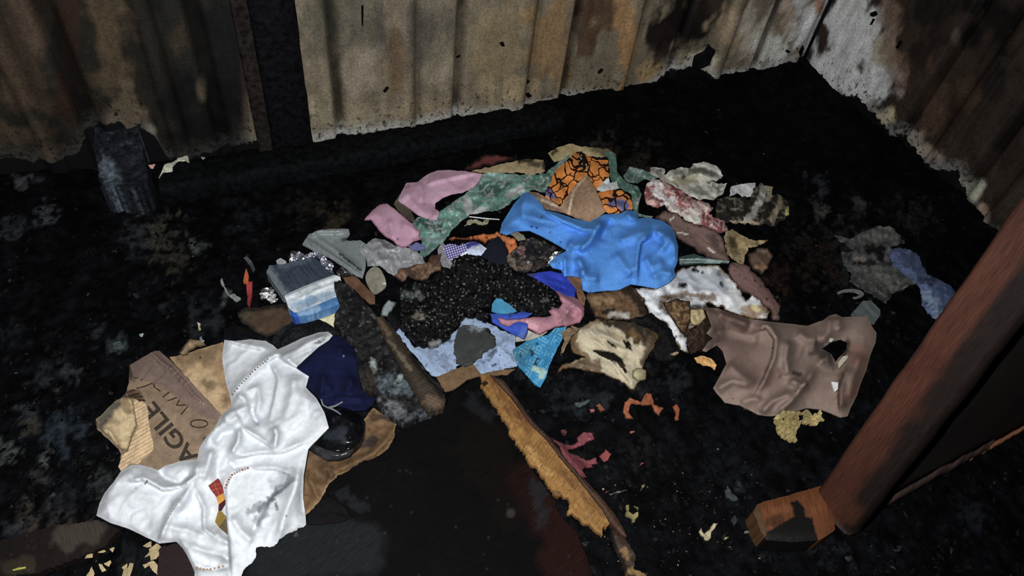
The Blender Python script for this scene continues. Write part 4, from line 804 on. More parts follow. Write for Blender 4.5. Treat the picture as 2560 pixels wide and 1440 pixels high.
sheet('white_rag', 'white rag with burnt brown edges and black holes under the blue cloth', 'cloth',
      [(600, 240), (760, 240), (900, 150), (960, 90), (1080, 70), (1230, 70), (1330, 150), (1400, 250), (1440, 330), (1500, 290), (1560, 340), (1620, 420), (1600, 470), (1480, 470), (1340, 420), (1250, 380), (1150, 350), (1140, 420), (1060, 520), (1000, 600), (1010, 720), (940, 690), (900, 600), (850, 500), (740, 440), (700, 380), (680, 320)],
      (186, 188, 190), R8, 'cloth', 4.2, 3, th=.003, lift=.012, puff=(.012, 16), wr=(.012, 28, 30, 2.5), mott=(.14, 50),
      stains=[([(960, 110), (1080, 150), (1200, 200)], 40, (132, 138, 146), .8, .8), ([(950, 220), (990, 220)], 9, (14, 14, 16), 1, .8), ([(1050, 105), (1080, 110)], 7, (14, 14, 16), 1, .8), ([(1120, 125)], 5, (14, 14, 16), 1, .5), ([(1255, 200), (1270, 225)], 5, (20, 22, 40), 1, .4), ([(880, 320), (1000, 290), (1200, 310)], 11, (92, 66, 34), .85, 1), ([(830, 350), (960, 400), (1000, 560)], 22, (70, 46, 24), .95, 1), ([(1060, 390), (1140, 380), (1100, 460)], 18, (42, 28, 18), .95, .8), ([(1450, 420), (1540, 420), (1600, 400)], 20, (116, 86, 48), .85, 1), ([(1500, 380), (1540, 400)], 10, (184, 164, 116), .9), ([(1590, 340), (1630, 430)], 12, (50, 36, 24), .9), ([(920, 600)], 4, (10, 10, 10), 1, .5), ([(1260, 120), (1310, 150)], 14, (80, 74, 76), .8, 1)], edge=(5, (120, 94, 56), (40, 28, 18)), crumple=True, streaks=(70, 40, 2.5, (140, 144, 150), .7))
sheet('cream_fragment', 'torn cream cloth fragment in the burnt hollow of the white rag', 'cloth', [(1030, 395), (1130, 395), (1145, 460), (1100, 510), (1040, 515), (1020, 450)], (170, 154, 110), R8, 'cloth', 3.2, 1.5, th=.003, lift=.012, wr=(.008, 14, 60, 1.5), edge=(3, (90, 66, 38)))
sheet('burnt_paper', 'brown-burnt paper sheet with a charred top edge beside the white rag', 'paper', [(250, 290), (400, 260), (520, 250), (580, 210), (610, 240), (680, 320), (700, 420), (740, 440), (600, 480), (430, 470), (330, 460), (290, 400)], (92, 68, 44), R8, 'paper', 4, 2.5, lift=.012, wr=(.008, 22, 30, 1.5), mott=(.3, 30), stains=[([(540, 250), (620, 300), (690, 400)], 16, (18, 14, 12), .9, 1), ([(430, 430), (560, 450)], 12, (160, 156, 146), .85, 1), ([(330, 340), (420, 330)], 14, (128, 104, 70), .8), ([(380, 420), (460, 400)], 6, (14, 12, 12), .9, 1)], edge=(4, (40, 26, 18)), streaks=(40, 24, 3, (44, 30, 20), .8))
sheet('charred_cloth_fold', 'thick black charred cloth fold above the cream cloth', 'cloth', [(560, 480), (740, 425), (820, 480), (880, 540), (920, 640), (960, 700), (900, 780), (780, 780), (740, 700), (800, 590), (740, 540), (640, 500)], (13, 12, 12), R8, 'char', 4, 3, th=.006, lift=.008, puff=(.012, 16), rough=.006)
sheet('cream_cloth', 'scorched cream cloth with brown-burnt folds in front of the white rag', 'cloth',
      [(120, 570), (210, 530), (330, 470), (460, 480), (600, 490), (720, 545), (800, 580), (770, 660), (720, 740), (680, 830), (690, 920), (640, 950), (620, 1000), (580, 990), (500, 920), (380, 880), (250, 850), (120, 830), (30, 880), (60, 820), (160, 780), (240, 750), (160, 720), (135, 640)],
      (184, 172, 144), R8, 'cloth', 4, 2.5, th=.003, lift=.016, puff=(.016, 16), folds=[([(340, 560), (450, 620), (580, 690)], .014, 8), ([(240, 530), (330, 600), (420, 690)], .010, 8), ([(310, 710), (430, 760), (520, 860), (590, 960)], .016, 9, 's'), ([(530, 560), (560, 640)], .01, 9), ([(640, 560), (680, 640)], .01, 9), ([(160, 800), (300, 830), (420, 870)], .01, 8)], wr=(.007, 24, 35, 2.5), mott=(.12, 40),
      stains=[([(150, 600), (170, 720)], 14, (96, 68, 40), .8, 1), ([(330, 468), (460, 478), (600, 486), (720, 540), (805, 576), (765, 660), (712, 590), (690, 640), (655, 575), (625, 640), (590, 560), (560, 600), (530, 540), (480, 520), (400, 500)], 9, (32, 23, 15), -.95, .9), ([(180, 560), (150, 640), (190, 730), (260, 760)], 12, (92, 66, 38), .8, 1.2), ([(420, 560), (500, 600), (560, 640)], 6, (140, 116, 80), .6, 1.2), ([(540, 560), (560, 580)], 9, (84, 58, 32), .8, .8), ([(620, 580), (650, 600)], 9, (84, 58, 32), .8, .8), ([(770, 600), (740, 700), (690, 780)], 16, (60, 46, 30), .9, 1), ([(200, 540), (330, 490)], 10, (120, 96, 62), .6, 1), ([(600, 570), (620, 600)], 12, (108, 80, 46), .7), ([(60, 850), (200, 800), (330, 820)], 18, (84, 58, 38), .85, 1), ([(310, 705), (380, 708), (460, 725), (520, 770), (545, 840), (550, 870), (500, 800), (430, 765), (360, 735)], 3, (20, 18, 15), -1, .5), ([(410, 628), (470, 660), (478, 685), (440, 665)], 2.5, (14, 13, 12), -1, .4), ([(530, 632), (575, 645), (592, 700), (560, 680)], 2.5, (14, 13, 12), -1, .4), ([(330, 560), (520, 660)], 9, (150, 140, 118), .5, 1), ([(730, 640), (700, 760)], 18, (76, 62, 44), .8, 1), ([(470, 800)], 5, (110, 100, 80), .7), ([(350, 770)], 3, (20, 16, 14), 1, .2)], edge=(4, (104, 78, 48), (50, 34, 20)), crumple=True, streaks=(40, 40, 2.5, (128, 108, 76), .6))
sheet('orange_ember_scrap', 'curled amber-coloured scrap between the cream cloth and the brown cloth', 'scrap', [(1060, 760), (1110, 740), (1180, 760), (1225, 810), (1210, 850), (1180, 820), (1120, 810), (1080, 790)], (196, 146, 80), R8, 'paper', 3, 1.2, 8, .002, .006, wr=(.005, 10, 20, 1))
sheet('tiny_tan_scrap', 'small tan scrap beside the charred cloth fold', 'scrap', [(880, 730), (930, 710), (945, 720), (910, 740)], (150, 126, 92), R8, 'paper', 2.5, .6, 6, .002, .006)

# ------------------------------------------------------------------ middle of the heap
sheet('dark_paper', 'charred dark card standing up behind the black lump', 'card', [(440, 850), (460, 790), (520, 740), (560, 640), (560, 560), (540, 470), (545, 400), (590, 390), (600, 470), (640, 520), (700, 560), (700, 800), (560, 900)], (17, 16, 16), (800, 640 - 0, 3.273), 'char', 4, 2, th=.004, lift=.01, wr=(.006, 20, 60, 2))
sheet('white_chip', 'pale grey plastic chip left of the black lump', 'chip', [(500, 490), (510, 420), (560, 360), (625, 380), (600, 430), (550, 490)], (130, 140, 142), S8, 'gloss', 3.2, 1.5, th=.003, lift=.016, edge=(4, (60, 62, 62)))
sheet('light_blue_cloth', 'pale blue soot-flecked cloth under the front of the black lump', 'cloth',
      [(100, 920), (140, 900), (180, 950), (260, 1060), (420, 1050), (560, 960), (600, 940), (640, 820), (700, 780), (860, 830), (960, 880), (1000, 900), (1120, 960), (1140, 1210), (1000, 1250), (830, 1290), (800, 1270), (750, 1170), (620, 1220), (610, 1245), (450, 1315), (400, 1290), (330, 1200), (260, 1110), (180, 1050)],
      (140, 160, 190), R7, 'cloth', 4, 2.5, th=.003, lift=.014, wr=(.005, 26, 40, 2), mott=(.12, 30), folds=[([(980, 1060), (1060, 1120), (1140, 1210)], .008, 6), ([(860, 1130), (960, 1060), (1080, 1000)], .008, 7), ([(830, 1180), (850, 1290)], .004, 6)],
      stains=[([(420, 1100), (500, 1150), (560, 1200)], 16, (108, 120, 146), .7, 1.4), ([(500, 1010), (560, 1000)], 8, (36, 40, 50), .8, 1.3), ([(900, 1140), (960, 1080)], 7, (60, 68, 84), .8, 1.4), ([(1020, 960), (1100, 1000)], 12, (118, 134, 166), .7, 1), ([(930, 1215), (960, 1200)], 4, (40, 46, 58), .9), ([(660, 820), (720, 800)], 9, (136, 152, 164), .8)], streaks=(90, 12, 1.8, (60, 66, 80), .8))
sheet('kraft_card', 'brown kraft card lying below the pale blue cloth', 'card', [(450, 1310), (620, 1240), (760, 1190), (830, 1285), (1000, 1250), (1130, 1240), (1060, 1290), (830, 1300), (720, 1330), (600, 1420), (520, 1440)], (104, 78, 48), R7, 'card', 4, 1, lift=-.002, wr=(.003, 30, 20, 2))
sheet('orange_felt', 'burnt orange felt strip above the black lump', 'felt', [(550, 130), (570, 110), (730, 120), (780, 95), (960, 85), (970, 70), (1040, 95), (1130, 140), (1145, 200), (1110, 255), (1070, 250), (1040, 170), (980, 105), (900, 130), (870, 160), (820, 130), (740, 130), (640, 125), (580, 135)],
      (176, 98, 44), R7, 'cloth', 3.2, 3, 8, .004, .014, wr=(.006, 14, 20, 2), mott=(.2, 20), stains=[([(800, 115)], 3, (20, 14, 10), 1, .3), ([(880, 115)], 4, (20, 14, 10), 1, .3), ([(1090, 185)], 3, (20, 14, 10), 1, .3), ([(640, 125), (700, 122)], 6, (150, 126, 104), .8)], edge=(2.5, (90, 46, 22)))
sheet('navy_collar', 'rounded navy-black cloth tab beside the orange felt', 'cloth', [(820, 260), (870, 200), (910, 140), (980, 105), (1030, 160), (1055, 230), (1055, 320), (1030, 370), (900, 350), (820, 320)], (20, 22, 32), R7, 'cloth', 4, .8, th=.003, lift=.014, puff=(.01, 12))
sheet('gingham_scrap', 'purple and white checked cloth scrap beside the orange felt', 'cloth', [(510, 210), (540, 175), (610, 170), (640, 185), (680, 165), (710, 180), (720, 225), (690, 240), (640, 270), (570, 305), (545, 280)], (74, 66, 130), R7, 'gingham', 3, 1.2, 8, .003, .022, patrot=-18, puff=(.004, 8))
sheet('white_blue_tag', 'white and violet printed paper tag right of the checked scrap', 'paper', [(705, 165), (760, 148), (810, 160), (830, 175), (880, 210), (830, 272), (760, 260), (700, 265), (600, 310), (570, 305), (640, 275), (715, 228)], (172, 184, 208), R7, 'paper', 3, .8, 8, .002, .02, stains=[([(715, 190), (760, 165), (800, 165)], 9, (62, 56, 140), 1, .4), ([(620, 295), (700, 250)], 6, (196, 200, 210), .7)])
sheet('olive_strip', 'olive-beige cloth strip under the bright blue cloth', 'cloth', [(1000, 40), (1060, 35), (1120, 50), (1200, 100), (1215, 130), (1150, 140), (1100, 90)], (124, 120, 96), R7, 'cloth', 3.2, .8, th=.003, lift=.016, puff=(.006, 8))
sheet('pink_shred', 'frayed pink thread bundle left of the bright blue cloth', 'threads', [(1180, 200), (1230, 190), (1270, 240), (1300, 280), (1310, 340), (1280, 330), (1260, 270), (1200, 240)], (150, 104, 118), R7, 'cloth', 2.8, 3, 6, .004, .016, wr=(.008, 6, 60, 4), mott=(.3, 10))
sheet('sooty_tangle', 'sooty grey-brown tangle between the orange felt and the bright blue cloth', 'debris', [(1060, 260), (1140, 200), (1200, 150), (1260, 110), (1380, 150), (1480, 210), (1420, 270), (1380, 360), (1300, 400), (1180, 410), (1100, 380), (1050, 340)], (40, 36, 34), R7, 'char', 3.2, 3, 8, .004, .008, rough=.012, mott=(.6, 14), stains=[([(1070, 280), (1110, 330), (1130, 400)], 8, (120, 104, 90), .8, 1.2), ([(1160, 240), (1180, 220)], 10, (130, 96, 96), .7, 1.2), ([(1130, 380), (1250, 370)], 8, (104, 88, 74), .7, 1.2), ([(1240, 330)], 5, (150, 140, 134), .8, 1)], do_stamp=True, streaks=(60, 14, 2, (112, 98, 88), .7))
sheet('char_lump', 'big glistening black lump of melted char in the middle of the heap', 'char lump',
      [(140, 620), (150, 540), (250, 510), (420, 470), (520, 380), (590, 380), (600, 310), (640, 270), (690, 255), (830, 270), (900, 330), (1040, 340), (1100, 400), (1200, 440), (1330, 480), (1420, 540), (1490, 590), (1530, 680), (1510, 730), (1440, 740), (1390, 790), (1300, 790), (1250, 750), (1120, 740), (1020, 660), (960, 640), (920, 740), (880, 820), (780, 790), (700, 790), (640, 850), (560, 950), (480, 1020), (400, 1050), (280, 1010), (180, 910), (140, 800), (160, 700)],
      (12, 12, 14), R7, 'gchar', 3.4, 5, 12, .012, .016, puff=(.035, 40), rough=.010, rsc=12, sm=0, mott=(.8, 16), stains=[([(180, 600), (260, 600), (300, 580)], 15, (92, 98, 96), .75, 1.8), ([(280, 800), (300, 790)], 15, (110, 102, 88), .7, 1.6), ([(420, 1030), (470, 1020)], 10, (150, 150, 150), .6, 1.6), ([(1380, 640)], 10, (88, 88, 88), .6, 1.6)], streaks=(260, 5, 1.6, (128, 126, 122), .8))
sheet('grey_felt_patch', 'soft dark grey scorched cloth patch in front of the black lump', 'cloth', [(640, 880), (700, 860), (800, 880), (880, 900), (940, 960), (955, 1040), (880, 1090), (800, 1150), (750, 1190), (680, 1215), (620, 1190), (600, 1100), (610, 980)], (52, 54, 54), R7, 'cloth', 4, 4, th=.003, lift=.014, puff=(.008, 14), mott=(.35, 24), stains=[([(750, 880), (850, 880)], 12, (120, 132, 138), .7, 1.3), ([(860, 860), (930, 950)], 8, (16, 16, 18), .9, 1)], streaks=(20, 20, 2, (86, 88, 88), .6))
sheet('teal_wedge', 'teal cloth wedge poking out of the black lump', 'cloth', [(930, 690), (960, 640), (1010, 650), (1090, 700), (1140, 745), (1060, 770), (960, 760), (920, 740)], (48, 124, 158), R7, 'cloth', 3.2, 1.5, th=.003, lift=.016, mott=(.2, 16))
sheet('teal_print_cloth', 'teal cloth corner printed with pale concentric squares', 'cloth', [(1100, 1080), (1230, 1000), (1400, 950), (1470, 890), (1565, 880), (1540, 960), (1480, 1080), (1420, 1210), (1390, 1310), (1340, 1400), (1290, 1370), (1220, 1290), (1150, 1210), (1120, 1140)], (34, 126, 172), R7, 'squares', 3.6, .8, th=.003, lift=.018, patrot=28, mott=(.15, 40), folds=[([(1480, 900), (1440, 1060), (1380, 1300)], .006, 12)], stains=[([(1110, 1090), (1180, 1140), (1230, 1080)], 22, (58, 110, 130), .7, 1), ([(1310, 1160), (1300, 1210)], 6, (18, 34, 52), .95, .8), ([(1310, 1030)], 5, (18, 34, 52), .9, .6), ([(1250, 1080), (1280, 1120)], 5, (18, 34, 52), .9, 1.2), ([(1290, 1240), (1370, 1270), (1350, 1310)], 9, (160, 186, 168), .9, .6), ([(1170, 1130)], 4, (18, 34, 52), .9, .5)], streaks=(14, 8, 2, (20, 40, 56), .8))
sheet('card_wedge', 'cream paper wedge under the pink strap', 'paper', [(1120, 985), (1150, 940), (1220, 900), (1300, 940), (1400, 920), (1360, 950), (1260, 990), (1130, 1005)], (166, 164, 152), R7, 'paper', 3.4, .5, lift=.012)
sheet('rose_strap', 'dusty pink looped strap cloth at the right of the black lump', 'cloth', [(960, 795), (1050, 815), (1160, 815), (1280, 795), (1380, 800), (1440, 780), (1410, 745), (1450, 720), (1500, 720), (1530, 680), (1490, 600), (1450, 555), (1510, 570), (1600, 610), (1670, 650), (1715, 720), (1720, 780), (1680, 840), (1580, 870), (1480, 875), (1400, 910), (1330, 945), (1230, 890), (1220, 850), (1160, 840), (1060, 880), (1000, 850)],
      (166, 116, 128), R7, 'cloth', 3.6, 1, th=.003, lift=.018, puff=(.01, 9), folds=[([(1500, 610), (1620, 680), (1690, 740), (1680, 820)], .010, 6), ([(1560, 760), (1640, 680)], .008, 6), ([(1570, 770), (1490, 850)], .008, 6), ([(1570, 770), (1640, 800)], -.006, 6)], wr=(.004, 20, 30, 2), mott=(.1, 24), stains=[([(1240, 850), (1300, 890)], 12, (200, 150, 160), .7), ([(1420, 770), (1400, 800)], 8, (110, 100, 110), .6)], edge=(2.5, (130, 76, 88)))
sheet('royal_blue_scrap', 'royal blue cloth scrap between the black lump and the bright blue cloth', 'cloth', [(1230, 430), (1320, 415), (1440, 405), (1530, 425), (1600, 500), (1650, 550), (1640, 620), (1560, 605), (1460, 560), (1390, 510), (1310, 470)], (44, 66, 184), R7, 'cloth', 3.6, 1, th=.003, lift=.016, puff=(.008, 10), wr=(.008, 22, 35, 2.5), stains=[([(1520, 550)], 3, (14, 16, 40), 1, .2), ([(1240, 430), (1290, 440)], 10, (60, 58, 74), .8, 1)])
sheet('royal_blue_strip', 'royal blue cloth strip wrapping the pink strap', 'cloth', [(910, 770), (1000, 770), (1100, 770), (1200, 750), (1270, 765), (1230, 795), (1140, 810), (1040, 808), (970, 790), (1000, 860), (1060, 880), (1150, 835), (1230, 850), (1225, 930), (1200, 980), (1100, 940), (1000, 880), (930, 840)], (48, 78, 176), R7, 'cloth', 3.4, .8, th=.003, lift=.016, puff=(.006, 8), wr=(.005, 16, 20, 2), stains=[([(1080, 790)], 3, (14, 18, 40), 1, .3), ([(1180, 950), (1200, 900)], 10, (84, 108, 170), .6)])
sheet('tan_wood_chip', 'tan wrinkled paper strip beside the royal blue scrap', 'paper', [(1570, 455), (1690, 450), (1700, 560), (1730, 640), (1720, 700), (1670, 650), (1650, 600), (1650, 550), (1600, 495)], (134, 96, 72), R7, 'paper', 3.4, 1, lift=.01, wr=(.006, 12, 20, 3), mott=(.2, 20))

sheet('cream_shreds', 'cream singed plastic shreds between the green plastic and the orange felt', 'scrap', [(1190, 950), (1230, 890), (1300, 880), (1380, 905), (1450, 880), (1440, 930), (1380, 940), (1300, 920), (1240, 940)], (120, 116, 92), R4, 'paper', 3, 2, 6, .002, .008, wr=(.006, 10, 20, 1), streaks=(14, 10, 2, (30, 28, 24), .8))
sheet('burnt_strip', 'scorched dark brown cloth strip under the left edge of the brown garment', 'cloth', [(1010, 560), (1080, 520), (1150, 460), (1200, 520), (1180, 620), (1120, 700), (1040, 720), (1000, 640)], (40, 29, 22), R8, 'cloth', 4, 2.5, th=.003, lift=.004, wr=(.01, 18, 60, 2), streaks=(20, 26, 3, (78, 58, 40), .7))
sheet('singed_lining', 'singed brown lining folds inside the hollow of the white rag', 'cloth', [(830, 350), (930, 320), (1030, 340), (1030, 460), (1000, 560), (990, 600), (930, 520), (880, 440)], (74, 54, 34), R8, 'cloth', 3.6, 2, th=.003, lift=.004, wr=(.012, 14, 75, 3), streaks=(26, 36, 3, (150, 122, 82), .7), edge=(5, (36, 26, 18)))
sheet('pale_lump', 'cream curled cloth end at the tip of the scorched cream cloth', 'cloth', [(600, 850), (640, 830), (700, 850), (700, 915), (640, 930), (600, 900)], (168, 158, 120), R8, 'cloth', 3, 1, th=.003, lift=.006, puff=(.014, 9), edge=(4, (110, 96, 66)))
sheet('scorched_paper', 'scorched tan paper scrap beside the pink strap and the cream cloth', 'paper', [(70, 560), (150, 520), (210, 540), (150, 590), (120, 640), (90, 720), (60, 720), (90, 640)], (118, 96, 70), R8, 'paper', 3, 2, 8, .002, .006, wr=(.006, 12, 50, 1), streaks=(16, 10, 2.5, (30, 24, 20), .8))
# ------------------------------------------------------------------ bright blue cloth on top
sheet('blue_cloth', 'bright blue bunched cloth on top of the heap', 'cloth',
      [(-182, 870 - 5), (-160, 780), (-60, 620), (20, 520), (70, 505), (130, 545), (200, 620), (230, 670), (330, 690), (480, 740), (620, 775), (760, 705), (900, 700), (960, 670), (1040, 675), (1070, 740), (1180, 740), (1290, 765), (1370, 830), (1400, 900), (1425, 1000), (1420, 1120), (1390, 1200), (1400, 1260), (1340, 1320), (1230, 1370), (1100, 1345), (1000, 1330), (900, 1380), (760, 1390), (620, 1405), (565, 1380), (550, 1270), (480, 1255), (400, 1260), (370, 1200), (290, 1180), (262, 1140), (330, 1080), (425, 1030), (330, 970), (200, 900), (90, 850), (-20, 850), (-120, 890)],
      (62, 122, 190), R5, 'cloth', 4, .5, th=.003, lift=.02, puff=(.022, 18), mott=(.06, 60),
      folds=[([(60, 540), (20, 640), (30, 720), (200, 760), (420, 800)], .012, 12), ([(200, 680), (380, 770), (560, 850), (680, 860)], .014, 10, 's'), ([(740, 760), (680, 860), (620, 960), (520, 1030)], .022, 12), ([(820, 740), (760, 850), (720, 950)], -.010, 10), ([(880, 960), (1040, 880), (1200, 840)], .012, 14), ([(1060, 1280), (1070, 1100), (1090, 960), (1180, 900)], .020, 14, 's'), ([(1210, 860), (1280, 880), (1320, 960), (1240, 1060)], .012, 9), ([(1320, 870), (1390, 980), (1400, 1150)], .014, 12), ([(560, 1180), (600, 1280), (720, 1280)], .012, 11), ([(400, 1080), (390, 1160), (400, 1250)], .012, 8, 's'), ([(520, 1090), (560, 1180), (560, 1270)], .012, 9), ([(860, 1040), (940, 1180), (1010, 1250)], .010, 14), ([(960, 690), (1000, 740), (1070, 745)], .010, 8), ([(1180, 1280), (1280, 1220), (1390, 1240)], .010, 10), ([(430, 960), (520, 1010)], .012, 9), ([(1120, 1080), (1180, 1180), (1300, 1120)], .008, 10)],
      wr=(.004, 40, -25, 2.2), sm=1, fa=2.4, fw=1.3, stains=[([(105, 810)], 5, (16, 30, 70), 1, .5), ([(150, 820)], 4, (16, 30, 70), 1, .5), ([(195, 725)], 3.5, (16, 30, 70), 1, .3), ([(365, 955)], 4, (20, 40, 90), 1, .3), ([(405, 825)], 2.5, (16, 30, 70), 1, .3), ([(705, 1310)], 2.5, (16, 30, 70), 1, .3), ([(275, 868)], 2.5, (20, 40, 90), 1, .3)])
sheet('white_thread', 'thin white thread stretched from the green plastic to the blue cloth', 'thread', [(1240, 848), (1400, 866), (1560, 878), (1560, 886), (1400, 875), (1240, 856)], (190, 196, 196), R4, 'cloth', 2, .2, 6, .0015, .02)
# navy cloth, shoe, charred ribbed plank
shoe_ = sheet('rubber_shoe', 'shiny black moulded rubber shoe toe between the shirt and the cardboard', 'shoe', [(640, 430), (700, 340), (780, 320), (880, 340), (940, 400), (940, 480), (900, 560), (820, 620), (720, 640), (640, 600), (590, 530)], (15, 17, 21), S4, 'gloss', 4, .6, th=.02, lift=.01, puff=(.04, 26), round_=True, folds=[([(600, 560), (700, 610), (820, 600), (910, 530)], .01, 5), ([(870, 400), (860, 480), (830, 540)], .008, 6)], stains=[([(700, 490), (780, 490)], 20, (56, 62, 72), .6, 1)])
sheet('sole_edge', 'dark grey curved rubber rim', None, [(570, 590), (600, 560), (680, 600), (780, 620), (860, 590), (840, 630), (760, 660), (680, 660), (610, 620)], (52, 52, 54), S4, 'gloss', 3.4, .6, th=.008, lift=.004, puff=(.006, 5), parent=shoe_)
navy_ = sheet('navy_cloth', 'dark navy blue cloth beside the white shirt', 'cloth', [(880, 450), (990, 360), (1110, 240), (1200, 150), (1310, 85), (1400, 90), (1480, 140), (1550, 250), (1600, 330), (1610, 480), (1640, 640), (1700, 720), (1800, 770), (1770, 860), (1690, 920), (1560, 930), (1430, 890), (1280, 870), (1200, 850), (1130, 760), (1010, 640), (1050, 550)],
      (20, 24, 58), T2, 'cloth', 4.5, .8, th=.003, lift=.02, puff=(.018, 18), fa=2, folds=[([(1220, 520), (1200, 640), (1170, 760)], .014, 9), ([(1500, 540), (1520, 640), (1460, 720)], .016, 12), ([(1400, 210), (1390, 330)], .010, 14), ([(1300, 800), (1480, 790), (1690, 800)], .010, 8), ([(1260, 640), (1290, 720)], .008, 8)], wr=(.005, 34, 60, 2), stains=[([(1443, 318)], 2.5, (200, 205, 220), 1, .1)])
sheet('frayed_threads', 'thin pale frayed threads', None, [(1175, 800), (1190, 800), (1210, 860), (1260, 885), (1330, 870), (1420, 825), (1430, 835), (1340, 885), (1300, 895), (1360, 930), (1410, 970), (1400, 975), (1330, 930), (1240, 895), (1195, 870)], (120, 124, 130), T2, 'cloth', 2.4, .3, 6, .0015, .018, parent=navy_)
rp = sheet('ribbed_plank', 'charred black plank with a ribbed moulding in front of the char lump', 'plank', [(120, 205), (165, 192), (250, 250), (380, 400), (470, 490), (560, 545), (700, 720), (780, 830), (880, 960), (1000, 1080), (1035, 1180), (1020, 1240), (900, 1290), (760, 1340), (680, 1380), (600, 1330), (480, 1230), (450, 1130), (350, 1080), (320, 960), (310, 820), (260, 700), (180, 620), (110, 550), (130, 470), (165, 400), (130, 300)],
      (33, 33, 34), S8, 'char', 4, 2.5, 10, .02, .008, z='flat', rough=.004, wr=(.006, 14, -38, 5), mott=(.5, 20), stains=[([(420, 850), (440, 880)], 12, (150, 162, 160), .8, 1.8), ([(440, 940)], 9, (120, 118, 108), .7, 1.5), ([(560, 1040), (660, 1090), (720, 1080)], 24, (92, 104, 112), .7, 1.6), ([(560, 1180), (620, 1260)], 22, (110, 114, 118), .6, 1.8), ([(650, 1000)], 10, (130, 142, 140), .8, 1.6), ([(240, 320), (300, 500)], 30, (24, 24, 26), .8), ([(500, 880), (520, 960)], 14, (10, 10, 12), .9), ([(380, 980), (430, 1060)], 22, (50, 42, 34), .7), ([(700, 1330), (900, 1280)], 9, (86, 92, 98), .6, 1.8)], streaks=(110, 14, 2, (96, 98, 96), .7))
fzr = rp.location.z + max(v.co.z for v in rp.data.vertices)
sheet('ribbed_moulding', None, None, [(455, 500), (520, 500), (600, 610), (700, 740), (800, 870), (900, 1000), (1000, 1100), (1030, 1190), (1010, 1245), (880, 1280), (820, 1200), (740, 1060), (670, 930), (580, 760), (500, 620)], (58, 48, 38), S8, 'wood', 2.8, 1, 6, .02, parent=rp, z=fzr + .002, puff=(.014, 8), ribs=(.0022, 7.0, 25), mott=(.3, 14), patrot=60,
      stains=[([(900, 1200), (960, 1190)], 20, (104, 80, 58), .7, 1.2), ([(480, 520), (560, 640)], 10, (104, 86, 62), .7, .8), ([(560, 690), (640, 790), (740, 920)], 6, (110, 98, 80), .7, 1.6), ([(760, 820), (860, 960), (1000, 1120)], 12, (20, 18, 17), .8)])

